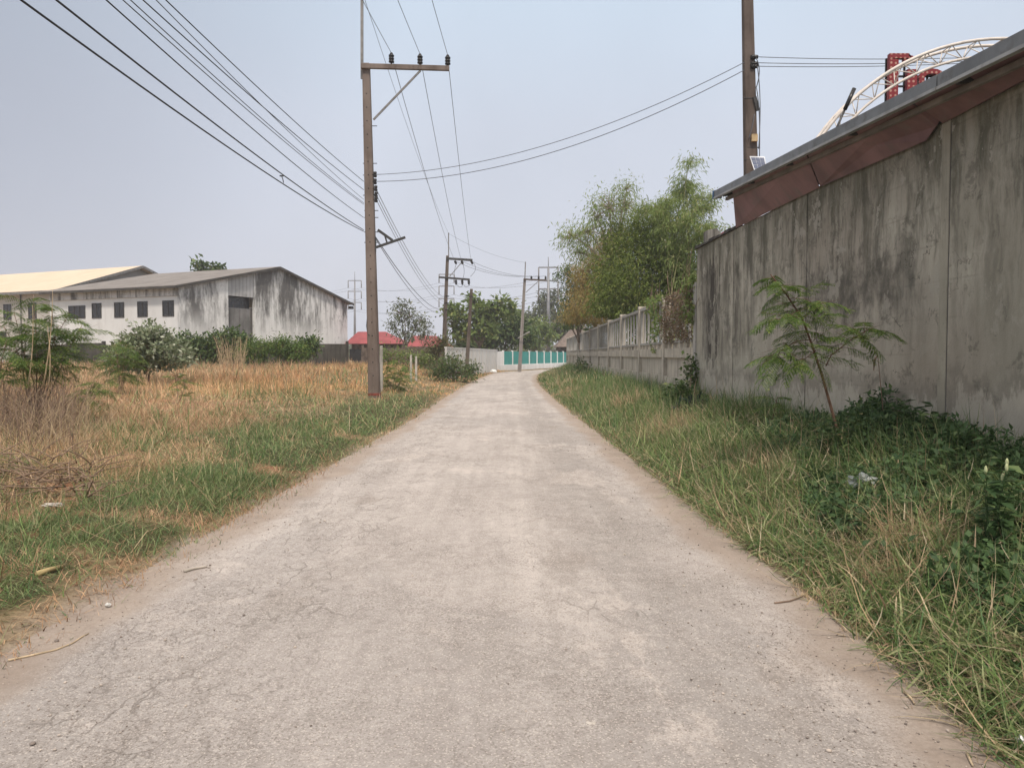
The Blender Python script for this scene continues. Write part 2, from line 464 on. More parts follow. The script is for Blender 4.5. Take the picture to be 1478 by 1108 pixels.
rys = axis([(-13, 2, .5), (2, 14, .12), (14, 40, .3), (40, 128, .8)])
us = np.linspace(-1.16, 1.16, 41)
U, YY = np.meshgrid(us, rys); cx_ = (xl(YY) + xr(YY)) / 2; hw = (xr(YY) - xl(YY)) / 2
XX = cx_ + hw * U
ZZ = .012 * (1 - U ** 2) + .012 * (fbm(XX * .8, YY * .5, 41) - .5) - .05 * smooth(1.0, 1.16, np.abs(U)) + .004
V = np.stack([XX, YY, ZZ], -1).reshape(-1, 3)
ii = np.arange(V.shape[0]).reshape(len(rys), len(us))
Fq = np.stack([ii[:-1, :-1], ii[:-1, 1:], ii[1:, 1:], ii[1:, :-1]], -1).reshape(-1, 4)
me = np_mesh('road', V, [Fq], smooth_=True); fattr(me, 'lat', U.ravel())
tag(link_mesh('road', me, M_road), kind='structure')

# ------------------------------------------------------------------ grass
M_grass = leafmat('grass_blade', None, None, trans=.3, usecol=True, rough=.6)
def blade_arrays(x, y, z, hgt, wid, az, lean, curl, lev=(0, .38, .72, 1)):
    n = len(x); d = np.stack([np.cos(az), np.sin(az), np.zeros(n)], 1)
    sd = np.stack([-np.sin(az + rng.normal(0, .7, n)), np.cos(az), np.zeros(n)], 1)
    base = np.stack([x, y, z], 1); rows = []
    for i, t in enumerate(lev):
        ang = lean + curl * t
        ho = np.sin(ang) * t * hgt; ve = np.cos(ang) * t * hgt
        p = base + d * ho[:, None] + np.array([0, 0, 1.]) * ve[:, None]
        ww = wid * (1 - t ** 2.2) / 2
        if i < len(lev) - 1: rows += [p - sd * ww[:, None], p + sd * ww[:, None]]
        else: rows += [p]
    k = len(rows); V = np.stack(rows, 1)
    b = (np.arange(n) * k)[:, None]
    quads = np.concatenate([b + np.array([[2 * i, 2 * i + 1, 2 * i + 3, 2 * i + 2]]) for i in range(len(lev) - 2)], 0)
    m = 2 * (len(lev) - 2)
    tris = b + np.array([[m, m + 1, m + 2]])
    return V.reshape(-1, 3), [quads, tris], k

STRAW = np.array([(.56, .42, .265), (.50, .355, .215), (.43, .31, .195), (.62, .485, .33), (.40, .27, .17)])
GREEN = np.array([(.105, .17, .052), (.145, .21, .07), (.205, .255, .10), (.085, .15, .058), (.29, .31, .155)])
BROWN = np.array([(.26, .17, .105), (.18, .12, .08), (.34, .235, .145)])
def pick(pal, n): return pal[rng.integers(0, len(pal), n)] * rng.uniform(.8, 1.2, (n, 1))

def scatter(n, y0, y1, lo, hi):
    y = y0 + (y1 - y0) * rng.random(n) ; a = lo(y); b = hi(y)
    return a + (b - a) * rng.random(n), y

def grass(name, parts):
    Vs = []; Q = []; T = []; C = []; base = 0
    for (x, y, hgt, wid, az, lean, curl, col, *up) in parts:
        V, (q, t3), k = blade_arrays(x, y, H(x, y) - .01 + (up[0] if up else 0), hgt, wid, az, lean, curl)
        Vs.append(V); Q.append(q + base); T.append(t3 + base); base += len(V)
        C.append(np.repeat(col, k, 0))
    me = np_mesh(name, np.concatenate(Vs), [np.concatenate(Q), np.concatenate(T)], np.concatenate(C))
    return tag(link_mesh(name, me, M_grass), kind='stuff')

def mixcol(x, y, dry, green=GREEN, straw=STRAW):
    n = len(x); isdry = rng.random(n) < dry * .92 + .03
    return np.where(isdry[:, None], pick(straw, n), pick(green, n)), isdry

def zone_right(n, y0, y1, wmul, hmul, stray=0):
    x, y = scatter(n, y0, y1, lambda y: xr(y) - .06 + 0 * y, lambda y: np.where(y < 18.3, wx(y) - .03, fx(y) - .05))
    r = x - xr(y); wd = np.where(y < 18.3, wx(y), fx(y)) - x
    dens = smooth(-.05, .3, r + .5 * (fbm(x * 2.2, y * 2.2, 3) - .5)) * (.45 + .55 * smooth(.3, .55, fbm(x * 1.3, y * 1.3, 55)))
    k = rng.random(n) < dens; x, y, r, wd = x[k], y[k], r[k], wd[k]; n = len(x)
    dry = dryness(x, y); col, isd = mixcol(x, y, dry)
    lump = fbm(x * 1.1, y * 1.1, 61)
    h = (.10 + .34 * smooth(.0, 1.1, r) * (.35 + 1.1 * lump) + (.20 - .04 * smooth(10, 5, y)) * smooth(1.5, .3, wd) * smooth(.3, .55, lump)) * rng.uniform(.55, 1.35, n) * hmul
    tu = np.zeros(n)
    for (cx, cy, rad) in TUFTS: tu = np.maximum(tu, smooth(1.2, .3, np.hypot((x - cx) / rad, (y - cy) / rad / 1.2)))
    h = h * (1 + .35 * tu)
    # dark weedy colour close to the wall
    dk = smooth(1.5, .5, wd)
    col = np.where(((rng.random(n) < .4 * dk) & ~isd)[:, None], col * np.array([.7, .85, .8]), col)
    lean = rng.uniform(.05, 1.15, n); curl = rng.uniform(-.1, 1.6, n)
    return (x, y, h, wmul * rng.uniform(.6, 1.3, n), rng.uniform(0, 6.283, n), lean, curl, col)

def strays(n, y0, y1, wmul, left=False):
    """long broken stems lying over the grass"""
    if left: x, y = scatter(n, y0, y1, lambda y: xl(y) - 8, lambda y: xl(y) - .2)
    else: x, y = scatter(n, y0, y1, lambda y: xr(y) + .15, lambda y: wx(y) - .3)
    return (x, y, rng.uniform(.3, .75, n), wmul * rng.uniform(.6, 1.2, n), rng.uniform(0, 6.283, n), rng.uniform(.7, 1.35, n), rng.uniform(-.6, .9, n), np.where((rng.random(n) < .4)[:, None], pick(STRAW, n), pick(GREEN, n) * 1.5))

def straps(n, y0, y1, wmul):
    x, y = scatter(n, y0, y1, lambda y: xr(y) + .25, lambda y: wx(y) - .05)
    return (x, y, rng.uniform(.28, .62, n) * (.6 + .4 * smooth(0, 1.5, x - xr(y))), wmul * rng.uniform(.6, 1.2, n), rng.uniform(0, 6.283, n), rng.uniform(.2, 1.2, n), rng.uniform(.2, 1.9, n), np.where((rng.random(n) < .14)[:, None], pick(STRAW, n), pick(GREEN, n) * 1.15))
def matted(n, y0, y1, wmul):
    x, y = scatter(n, y0, y1, lambda y: xr(y) + .1, lambda y: wx(y) - .1)
    r = x - xr(y); k = rng.random(n) < .25 + .75 * smooth(.42, .6, fbm(x * 1.5, y * 1.5, 231)); x, y, r = x[k], y[k], r[k]; n = len(x)
    up = rng.random(n) * (.03 + .26 * smooth(.1, 1.2, r))
    pal = np.concatenate([GREEN, GREEN * 1.25, STRAW * np.array([.85, .92, .95])[None]])
    return (x, y, rng.uniform(.16, .42, n), wmul * rng.uniform(.6, 1.5, n), rng.uniform(0, 6.283, n), rng.uniform(1.0, 1.65, n), rng.uniform(-.5, .8, n), pick(pal, n), up)
grass('verge_grass', [matted(26000, 2.2, 7, .008), matted(20000, 7, 14, .011), straps(9000, 2.2, 7, .014), straps(8000, 7, 14, .018), zone_right(60000, 2.0, 7, .0066, .92), zone_right(62000, 7, 14, .009, .95), zone_right(42000, 14, 30, .013, 1), zone_right(34000, 30, 82, .03, 1.0), strays(1800, 2.2, 9, .007), strays(1500, 9, 18, .012)])

def zone_left(n, y0, y1, xa, xb, wmul, tallf=1.0):
    x, y = scatter(n, y0, y1, lambda y: xl(y) - xb + 0 * y, lambda y: xl(y) - xa + 0 * y)
    l = xl(y) - x; dry = dryness(x, y); red = redness(x, y)
    nn = fbm(x * 1.4, y * 1.1, 71)
    dens = smooth(-.30, .0, l + .5 * (fbm(x * 2.2, y * 2.2, 3) - .5)) * (.5 + .5 * smooth(.28, .55, nn)) * (1 - .95 * red)
    k = rng.random(n) < dens; x, y, l, dry, nn = x[k], y[k], l[k], dry[k], nn[k]; n = len(x)
    col, isd = mixcol(x, y, dry * .97 * (.72 + .28 * smooth(.35, .6, fbm(x * .8, y * .8, 83))))
    br = rng.random(n) < np.where(isd, .16 + .2 * smooth(18, 10, y) * smooth(3.5, 6, l), 0)
    col = np.where(br[:, None], pick(BROWN, n), col)
    tone = fbm(x * .35, y * .35, 203, 4)[:, None]
    col = np.where(isd[:, None], col * (1 + (tone - .5) * np.array([.9, 1.15, 1.2])) * np.array([1.04, .94, .88]), col)
    gold = smooth(14, 4, l) * smooth(18, 30, y)
    col = np.where(isd[:, None], col * (1 + gold[:, None] * np.array([.25, .12, -.05])), col)
    tall = smooth(2.8, 6.0, l + 2.5 * (nn - .5)) * smooth(6, 10, y) * (1 - .75 * smooth(5.5, 3.5, np.hypot((x + 8.6) / 1.0, (y - 17.5) / 1.2)))
    h = (.11 + .13 * smooth(-.1, 1.0, l) * (.4 + nn) + tall * (.05 + .36 * nn ** 1.5) * tallf * (1 + .9 * smooth(5, 7, l) * smooth(19, 15, y))) * rng.uniform(.5, 1.35, n)
    lean = rng.uniform(.05, 1.2, n) + .15 * (1 - tall); curl = rng.uniform(-.5, 1.4, n) + .4 * (1 - tall)
    return (x, y, h, wmul * rng.uniform(.6, 1.3, n), rng.uniform(0, 6.283, n), lean, curl, col)

grass('field_grass', [zone_left(105000, 3, 10, -.15, 7, .0060), zone_left(80000, 9, 18, -.05, 11, .009), zone_left(66000, 16, 32, -.05, 22, .015),
                      zone_left(60000, 30, 62, -.05, 42, .032, 1.15), zone_left(9000, 56, 74, -.1, 3, .03), zone_left(9000, 12, 40, 22, 45, .03), strays(1500, 3.5, 13, .006, True), strays(1200, 13, 24, .011, True)])

# gravel and small stones lying on the sandy edges
def gravel(n):
    ico = bmesh.new(); bmesh.ops.create_icosphere(ico, subdivisions=1, radius=1)
    bv = np.array([v.co[:] for v in ico.verts]); bf = np.array([[v.index for v in f.verts] for f in ico.faces]); ico.free()
    y = 2.3 + 14 * rng.random(n) ** 1.7; side = rng.random(n)
    u = np.where(side < .42, -1 + rng.random(n) ** 1.5 * .45, np.where(side < .84, 1 - rng.random(n) ** 1.5 * .45, rng.uniform(-1, 1, n)))
    x = (xl(y) + xr(y)) / 2 + (xr(y) - xl(y)) / 2 * u
    s = rng.gamma(1.6, .0013, n) + .0016
    V = bv[None] * s[:, None, None] * rng.uniform(.6, 1.3, (n, 1, 3)) * rng.uniform(.8, 1.2, (n, len(bv), 1))
    V[:, :, 2] *= .65
    V += np.stack([x, y, np.maximum(H(x, y), .012 * (1 - u ** 2)) + s * .3 + .004], 1)[:, None]
    Fs = (np.arange(n) * len(bv))[:, None, None] + bf[None]
    col = np.where((rng.random(n) < .6)[:, None], np.array([.42, .36, .31]), np.array([.24, .20, .175])) * rng.uniform(.6, 1.3, (n, 1))
    me = np_mesh('gravel', V.reshape(-1, 3), [Fs.reshape(-1, 3)], np.repeat(col, len(bv), 0))
    t = NT('pebble'); m = t.pbr(t.attr('col'), .9)
    return tag(link_mesh('gravel', me, m), kind='stuff')
gravel(5500)
# ------------------------------------------------------------------ wall materials
def mk_plaster():
    t = NT('stained_plaster'); P = t.pos(); x, y, z = t.xyz()
    n1 = t.noise(.9, P, 5, .6); n2 = t.noise(4.5, P, 6, .65); n3 = t.noise(.35, P, 3)
    c = t.mix(t.ramp(n1, .34, .66), (.31, .288, .235), (.455, .425, .355))
    c = t.mix(t.ramp(n3, .4, .65, 0, .5), c, (.325, .28, .235))
    # long vertical run-off streaks, strongest from the top
    nv = t.new('ShaderNodeTexNoise'); t.put(nv.inputs['Vector'], P); nv.inputs['Scale'].default_value = 2.2; nv.inputs['Detail'].default_value = 5
    sv = t.new('ShaderNodeVectorMath', operation='MULTIPLY_ADD'); t.put(sv.inputs[0], nv.outputs['Color']); sv.inputs[1].default_value = (.22, .22, .5); t.put(sv.inputs[2], P); Q = sv.outputs[0]
    st = t.noise(1, t.scale(Q, (3.2, 3.2, .55)), 8, .70); st2 = t.noise(1, t.scale(Q, (11, 11, 1.1), (3, 1, 0)), 6, .68)
    top = t.ramp(z, .9, 3.9, .15, 1)
    c = t.mix(t.math('MULTIPLY', t.ramp(st, .42, .64), t.math('MULTIPLY', top, .74)), c, (.085, .081, .062))
    c = t.mix(t.ramp(t.math('ADD', z, t.math('MULTIPLY', t.math('SUBTRACT', st, .5), 2.2)), 2.9, 4.2, 0, .55), c, (.085, .083, .056))
    c = t.mix(t.math('MULTIPLY', t.ramp(st2, .53, .72), t.math('MULTIPLY', top, .6)), c, (.088, .082, .066))
    c = t.mix(t.math('MULTIPLY', t.ramp(st2, .46, .34), t.math('MULTIPLY', top, .28)), c, (.36, .34, .29))
    # black mould: one broad run at the far end, one band half way along
    wob = t.math('MULTIPLY', t.math('SUBTRACT', t.noise(2.6, t.scale(P, (1, 1, .22)), 7, .7), .5), 2.2)
    yy = t.math('ADD', y, wob)
    zz = t.math('ADD', z, t.math('MULTIPLY', t.math('SUBTRACT', t.noise(3, t.scale(P, (1, 2.2, 1)), 6, .7), .5), 1.8))
    m1 = t.math('MULTIPLY', t.band(yy, 16.5, 17.75, .3), t.band(zz, 1.45, 3.6, .12))
    c = t.mix(t.math('MULTIPLY', m1, t.ramp(st, .36, .56, .3, .95)), c, (.055, .048, .042))
    m1b = t.math('MULTIPLY', t.band(yy, 14.4, 15.9, .4), t.band(zz, 1.7, 3.5, .4))
    c = t.mix(t.math('MULTIPLY', m1b, t.ramp(st, .40, .62, 0, .7)), c, (.08, .07, .06))
    m2 = t.math('MULTIPLY', t.band(yy, 8.9, 12.0, .3), t.band(zz, 2.15, 2.85, .25))
    c = t.mix(t.math('MULTIPLY', m2, t.ramp(n2, .3, .62, .2, .8)), c, (.08, .074, .064))
    bl2 = t.noise(2.6, P, 9, .76, .4)
    c = t.mix(t.ramp(bl2, .54, .62, 0, .5), c, (.085, .08, .066))
    c = t.mix(t.ramp(bl2, .42, .36, 0, .3), c, (.37, .345, .29))
    # pale blocks showing through the mould
    br = t.new('ShaderNodeTexBrick'); t.put(br.inputs['Vector'], t.comb(y, z, 0)); br.inputs['Scale'].default_value = 1
    br.inputs['Brick Width'].default_value = .8; br.inputs['Row Height'].default_value = .4; br.inputs['Mortar Size'].default_value = .014
    br.inputs['Mortar Smooth'].default_value = .4
    bl = t.math('MULTIPLY', t.math('SUBTRACT', 1, br.outputs['Fac']), 1)
    c = t.mix(t.math('MULTIPLY', br.outputs['Fac'], t.ramp(n1, .42, .62, .0, .16)), c, (.085, .08, .066))
    # plaster flaked off
    fl = t.noise(1.5, t.scale(P, (1, 1, .8)), 9, .72)
    c = t.mix(t.math('MULTIPLY', t.ramp(fl, .595, .607), t.ramp(z, 1.2, 3.4, .35, .8)), c, (.36, .335, .285))
    # paler, washed-out foot with a ragged upper edge, green-black splash at the ground
    jag = t.math('MULTIPLY', t.math('SUBTRACT', t.noise(1, t.scale(P, (3.2, 3.2, 1.7)), 9, .72), .5), 1.5)
    jag2 = t.math('MULTIPLY', t.math('SUBTRACT', t.noise(1, t.scale(P, (.55, .55, .1)), 2), .5), .8)
    zf = t.math('ADD', z, t.math('ADD', jag, jag2))
    foot = t.ramp(zf, 1.19, 1.07)
    c = t.mix(t.math('MULTIPLY', foot, .72), c, t.mix(n2, (.32, .29, .24), (.50, .46, .39)))
    c = t.mix(t.math('MULTIPLY', t.band(zf, 1.12, 1.34, .1), .35), c, (.13, .118, .1))
    sp = t.math('ADD', z, t.math('MULTIPLY', t.math('SUBTRACT', t.noise(1, t.scale(P, (3, 3, 1.2), (0, 5, 0)), 6, .7), .5), 1.1))
    c = t.mix(t.ramp(sp, .62, .42, 0, .72), c, (.085, .08, .058))
    # hairline crack network
    dv = t.math('MULTIPLY', t.noise(3, P, 3), 1.2)
    ck = t.voro(.8, t.comb(t.math('ADD', y, dv), t.math('ADD', z, dv), 0), 'DISTANCE_TO_EDGE')
    c = t.mix(t.math('MULTIPLY', t.ramp(ck, .002, .008, 1, 0), t.ramp(n1, .5, .62, 0, .7)), c, (.07, .065, .055))
    return t.pbr(c, .93, t.bump(t.math('ADD', n2, t.noise(55, P, 4)), .35, .012), 0, .15)
M_plaster = mk_plaster()

def mk_conc(name, a, b, dark, amt=.7, sc=1.0, base=.0):
    t = NT(name); P = t.pos(); x, y, z = t.xyz()
    n1 = t.noise(.8 * sc, P, 5, .6); n2 = t.noise(6 * sc, P, 6, .65)
    st = t.noise(1, t.scale(P, (3.2 * sc, 3.2 * sc, .28 * sc)), 6, .66)
    c = t.mix(t.ramp(n1, .3, .7), a, b)
    c = t.mix(t.ramp(st, .46, .68, 0, amt), c, dark)
    c = t.mix(t.ramp(n2, .56, .72, 0, amt * .7), c, dark)
    return t.pbr(c, .92, t.bump(n2, .3, .02), 0, .15)
M_fence = mk_conc('weathered_concrete', (.40, .36, .30), (.52, .47, .395), (.12, .108, .09), .55, 1.6)
M_rail = mk_conc('grey_concrete_rail', (.30, .285, .26), (.41, .39, .36), (.13, .12, .105), .5, 2)
M_pole = mk_conc('pole_concrete', (.15, .118, .10), (.21, .168, .144), (.085, .062, .05), .6, 1.5)
M_pole2 = mk_conc('dark_pole_concrete', (.095, .075, .062), (.15, .12, .10), (.05, .04, .035), .5, 1.5)
M_polefar = mk_conc('grey_pole_concrete', (.20, .18, .165), (.28, .25, .23), (.12, .10, .09), .5, 1)
M_dark = plain('dark_steel', (.05, .047, .045), .5, .2, 4)
M_steel = plain('grey_steel', (.20, .19, .18), .55, .25, 6, .3)
M_porc = plain('black_porcelain', (.022, .02, .02), .25, .2, 4)
M_wire = plain('cable_black', (.028, .028, .032), .5, .2, 4)
M_wireg = plain('cable_grey', (.10, .105, .12), .5, .2, 4)
M_fascia = plain('grey_painted_steel', (.16, .168, .172), .5, .2, 2.5, .2, (.085, .075, .065), .6, spec=.4)
M_lip = plain('gutter_lip_steel', (.32, .32, .31), .5, .2, 3, .2, (.16, .14, .12), .5)
M_soffit = plain('soffit_sheet', (.075, .07, .066), .8, .3, 3)
M_redsheet = plain('rusty_maroon_sheet', (.195, .108, .108), .6, .28, 1.6, 0, (.15, .115, .105), .7, streak=True)
M_white = plain('white_paint', (.72, .71, .69), .6, .08, 1.2, 0, (.5, .47, .44), .4, streak=True)
M_truss = plain('cream_paint_steel', (.66, .60, .54), .5, .1, 5, 0, (.36, .24, .17), .35)
M_teal = plain('teal_paint', (.035, .25, .225), .55, .12, 1.2, 0, (.05, .18, .16), .3)
M_redroof = plain('red_roof_sheet', (.27, .058, .06), .7, .22, 1.2, 0, (.17, .055, .05), .7)
M_brick = plain('dark_brick', (.11, .085, .07), .9, .35, 3, 0, (.05, .04, .035), .6)
M_brownroof = plain('brown_thatch', (.16, .125, .105), .95, .25, 2, 0, (.08, .06, .05), .5)
M_black = plain('dark_glass_and_void', (.016, .016, .018), .25, .2, 2, spec=.5)
M_frame = plain('dark_window_frame', (.04, .038, .035), .5, .2, 2)
M_beige = plain('beige_wall', (.50, .47, .43), .9, .08, .4, 0, (.36, .33, .30), .4, streak=True)
M_offwhite = plain('off_white_wall', (.66, .655, .64), .9, .06, .5, 0, (.45, .43, .41), .4, streak=True)

def mk_gable():
    t = NT('mouldy_white_render'); P = t.pos(); x, y, z = t.xyz()
    st = t.noise(1, t.scale(P, (.55, .55, .16)), 8, .70); st2 = t.noise(1, t.scale(P, (2.2, 2.2, .16), (2, 0, 0)), 7, .68); n = t.noise(2.2, P, 6, .7)
    c = t.mix(n, (.60, .60, .59), (.76, .76, .745))
    top = t.ramp(z, 3.2, 6.0, .22, 1)
    c = t.mix(t.math('MULTIPLY', t.ramp(st, .42, .60), t.math('MULTIPLY', top, .95)), c, (.085, .082, .08))
    c = t.mix(t.math('MULTIPLY', t.ramp(st2, .50, .66), t.math('MULTIPLY', top, .62)), c, (.15, .145, .14))
    c = t.mix(t.math('MULTIPLY', t.ramp(n, .54, .68), .5), c, (.26, .25, .24))
    c = t.mix(t.ramp(t.noise(.9, P, 6, .72), .60, .68, 0, .55), c, (.09, .085, .08))
    return t.pbr(c, .93, t.bump(n, .2, .02), 0, .15)
M_gable = mk_gable()

def mk_corr(name, a, b, sx, axis_dir, amt=.4):
    """ribbed sheet: ribs run along the slope"""
    t = NT(name); P = t.pos()
    d = t.new('ShaderNodeVectorMath', operation='DOT_PRODUCT'); t.put(d.inputs[0], P); d.inputs[1].default_value = axis_dir
    wv = t.math('SINE', t.math('MULTIPLY', d.outputs['Value'], sx))
    n = t.noise(.6, P, 6, .65)
    c = t.mix(t.ramp(n, .3, .7), a, b)
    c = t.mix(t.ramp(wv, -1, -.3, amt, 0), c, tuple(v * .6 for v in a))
    return t.pbr(c, .7, t.bump(wv, .4, .03), 0, .25)

# ------------------------------------------------------------------ tall plaster wall beside the road
Y0, Y1, ZT = -4.0, 18.3, 4.10
wv = lambda y, z, o=0: Vector((float(wx(y)) - o, y, z))
M_strip = mk_conc('pale_strip_concrete', (.27, .25, .20), (.39, .36, .295), (.12, .112, .088), .6, 1.4)
wall = thing('plaster_wall', 'tall grey plaster block wall with black mould streaks beside the grassy verge', 'wall', (float(wx(10)), 10, 0))
MB().hexa([wv(Y0, -.3), wv(Y1, -.3), wv(Y1, -.3, -.2), wv(Y0, -.3, -.2)], [wv(Y0, ZT), wv(Y1, ZT), wv(Y1, ZT, -.2), wv(Y0, ZT, -.2)]).build('wall_body', M_plaster, wall)
for y in (15.6, 12.0, 8.3, 4.6, .9):
    b = MB(); b.hexa([wv(y - .07, -.25, .012), wv(y + .07, -.25, .012), wv(y + .07, -.25, -.05), wv(y - .07, -.25, -.05)],
                     [wv(y - .07, ZT - .02, .012), wv(y + .07, ZT - .02, .012), wv(y + .07, ZT - .02, -.05), wv(y - .07, ZT - .02, -.05)])
    b.build('pilaster', M_strip if y == 8.3 else M_plaster, wall, bevel=.004)
    # the dark open joints at both sides of the strip
    j = MB()
    for s in (-1, 1):
        yy = y + s * .077; e = .003 if y < 10 else .0016
        j.hexa([wv(yy - e, -.2, .003), wv(yy + e, -.2, .003), wv(yy + e, -.2, -.02), wv(yy - e, -.2, -.02)],
               [wv(yy - e, ZT - .05, .003), wv(yy + e, ZT - .05, .003), wv(yy + e, ZT - .05, -.02), wv(yy - e, ZT - .05, -.02)])
    j.build('joint', M_soffit, wall)
b = MB(); yb = [15.3 + i * (3.05 / 8) for i in range(9)]
for i in range(8):
    a0, a1 = yb[i], yb[i + 1] - .004
    t0 = ZT + .05 + .02 * math.sin(i * 2.1)
    b.hexa([wv(a0, ZT - .0, .05), wv(a1, ZT - .0, .05), wv(a1, ZT, -.24), wv(a0, ZT, -.24)], [wv(a0, t0, .045), wv(a1, t0, .045), wv(a1, t0 + .02, -.24), wv(a0, t0 + .02, -.24)])
b.build('coping', plain('mouldy_coping', (.05, .045, .04), .95, .5, 5), wall)

# ------------------------------------------------------------------ shed roof behind the wall
def ex(y): return 4.33 - .0285 * y          # eaves line
def ez(y): return 4.23 + (y - 6.23) * .0604
RY0, RY1 = -4, 15.0
shed = thing('lean_to_shed', 'lean-to shed with grey steel fascia and maroon sheets hung over the plaster wall', 'shed', (5.6, 8, 0))
SL = math.tan(R(7))
def rp(y, dx, dz=0): return Vector((ex(y) + dx, y, ez(y) + dx * SL + dz))
b = MB(); b.hexa([rp(RY0, .05, -.045), rp(RY1, .05, -.045), rp(RY1, 4.6, -.045), rp(RY0, 4.6, -.045)], [rp(RY0, .05, -.012), rp(RY1, .05, -.012), rp(RY1, 4.6, -.012), rp(RY0, 4.6, -.012)])
b.build('roof_sheet', M_soffit, shed)
seg = [RY0, -.5, 3.4, 7.55, 10.15, RY1]
for i in range(len(seg) - 1):
    a0, a1 = seg[i] + .006, seg[i + 1] - .006
    o = .004 * (i % 2)
    b = MB()
    b.hexa([rp(a0, -o, -.115), rp(a1, -o, -.115), rp(a1, .045, -.115), rp(a0, .045, -.115)], [rp(a0, -o, .0), rp(a1, -o, .0), rp(a1, .045, .0), rp(a0, .045, .0)])
    b.build('fascia', M_fascia, shed)
    b = MB()
    b.hexa([rp(a0, -.012 - o, -.150), rp(a1, -.012 - o, -.150), rp(a1, .07, -.150), rp(a0, .07, -.150)], [rp(a0, -.012 - o, -.118), rp(a1, -.012 - o, -.118), rp(a1, .07, -.118), rp(a0, .07, -.118)])
    b.build('gutter_lip', M_lip, shed)
b = MB(); b.hexa([rp(RY1 + .004, -.02, -.15), rp(RY1 + .03, -.02, -.15), rp(RY1 + .03, .16, -.15), rp(RY1 + .004, .16, -.15)], [rp(RY1 + .004, -.02, .01), rp(RY1 + .03, -.02, .01), rp(RY1 + .03, .16, .03), rp(RY1 + .004, .16, .03)])
b.build('end_cap', plain('blue_cap', (.05, .10, .18), .4), shed)
for k, y in enumerate((14.75, 13.3, 11.6, 9.6, 7.4, 5.2, 3, .8)):
    b = MB(); b.bar(rp(y, .10, -.10), rp(y, 4.5, -.10), .05, .10); b.build('rafter', M_soffit, shed)
for dx in (.22, .48):
    b = MB(); b.bar(rp(RY0, dx, -.19), rp(RY1 - .1, dx, -.19), .05, .06); b.build('purlin', plain('rusty_purlin', (.20, .17, .15), .7), shed)
# maroon sheets
def sheet(pts, name='wall_sheet', off=.04):
    P = [Vector((float(wx(y)) - off - (0 if z else .37), y, z or tz(y))) for y, z in pts]
    n = len(P); b = MB(); b.slab(P, (.006, 0, 0)); return b.build(name, M_redsheet, shed)
tz = lambda y: ez(y) - .052 + (float(wx(y)) - .41 - ex(y)) * SL
sheet([(15.30, 4.10), (14.35, 0), (11.05, 0), (11.42, 4.06), (13.2, 4.085)])
sheet([(11.36, 4.06), (10.98, 0), (8.36, 0), (8.36, 4.12), (8.42, 4.075), (8.62, 3.97), (9.8, 4.01)], off=.052)
sheet([(8.33, 4.075), (8.33, 0), (2.5, 0), (2.5, 4.085)], off=.034)
sheet([(2.48, 4.085), (2.48, 0), (-1, 0), (-1, 4.085)], off=.034)
for y in (14.6, 10.9, 7.4, 3.6, 0):
    b = MB(); b.box(float(wx(y)) + .4, y - .05, 0, float(wx(y)) + .5, y + .05, ez(y) + .45 * SL + .03); b.build('post', M_steel, shed)
# concrete pier and patch of red roof behind the end of the wall
pier = MB(); pier.hexa([(4.80, 19.0, -.2), (5.15, 19.0, -.2), (5.15, 19.4, -.2), (4.80, 19.4, -.2)], [(4.80, 19.0, 4.66), (5.02, 19.0, 4.70), (5.02, 19.4, 4.70), (4.80, 19.4, 4.66)])
pier.hexa([(5.03, 19.0, 4.2), (5.22, 19.0, 4.2), (5.22, 19.4, 4.2), (5.03, 19.4, 4.2)], [(5.03, 19.0, 4.69), (5.12, 19.0, 4.60), (5.12, 19.4, 4.60), (5.03, 19.4, 4.69)])
tag(pier.build('concrete_pier', mk_conc('mouldy_pier', (.15, .14, .125), (.24, .225, .20), (.05, .046, .04), .8, 2), None, (5, 19.2, 0)), 'mouldy concrete pier standing behind the far end of the plaster wall', 'pier')
hut = thing('red_roofed_hut', 'small hut behind the plaster wall with only a corner of its red roof showing', 'hut', (7.4, 21.5, 0))
MB().box(5.7, 20.1, -.2, 9.2, 21.2, 4.55).build('wall', M_beige, hut)
MB().hexa([(5.42, 19.9, 4.6), (9.4, 19.9, 4.6), (9.4, 21.4, 4.6), (5.42, 21.4, 4.6)], [(5.5, 20.0, 4.80), (9.3, 20.0, 5.2), (9.3, 21.3, 5.2), (5.5, 21.3, 4.80)]).build('roof', M_redroof, hut)

# ------------------------------------------------------------------ arched truss and red letters on the roof
ar = thing('arched_truss', 'cream tubular steel arch truss rising over the shed roof', 'arch truss', (9.4, 15.8, 0))
def apt(t, y, rx, rz, cx=None, cz=None): c = at(1435, 372, 15.75); return Vector((c.x - rx * math.cos(t), y, c.z + rz * math.sin(t)))
N_ = 52
ch = [(15.6, 4.33, 4.33), (15.95, 4.33, 4.33), (15.75, 4.05, 4.05)]
for (y, rx, rz) in ch:
    b = MB(); b.tube([apt(math.pi * i / N_, y, rx, rz) for i in range(N_ + 1)], .032 if rx > 4.2 else .028, 8); b.build('chord', M_truss, ar)
b = MB()
for i in range(0, N_):
    t0, t1 = math.pi * i / N_, math.pi * (i + 1) / N_
    for (y, rx, rz) in ch[:2]:
        if i % 2 == 0: b.tube([apt(t0, y, rx, rz), apt(t1, *ch[2])], .011, 5)
        else: b.tube([apt(t0, *ch[2]), apt(t1, y, rx, rz)], .011, 5)
    if i % 2 == 0: b.tube([apt(t0, *ch[0]), apt(t0, *ch[1])], .011, 5)
b.build('lacing', M_truss, ar)
rod = MB(); p0 = at(1203, 195, 15.3); p1 = at(1233, 128, 15.3); pm = p0.lerp(p1, .55)
rod.tube([p0 + (p0 - p1) * .9, p1], .022, 8); rod.tube([pm, p1], .04, 8)
tag(rod.build('floodlight_rod', M_porc, None, p0), 'slim black rod standing aslant against the foot of the cream arch truss', 'rod')

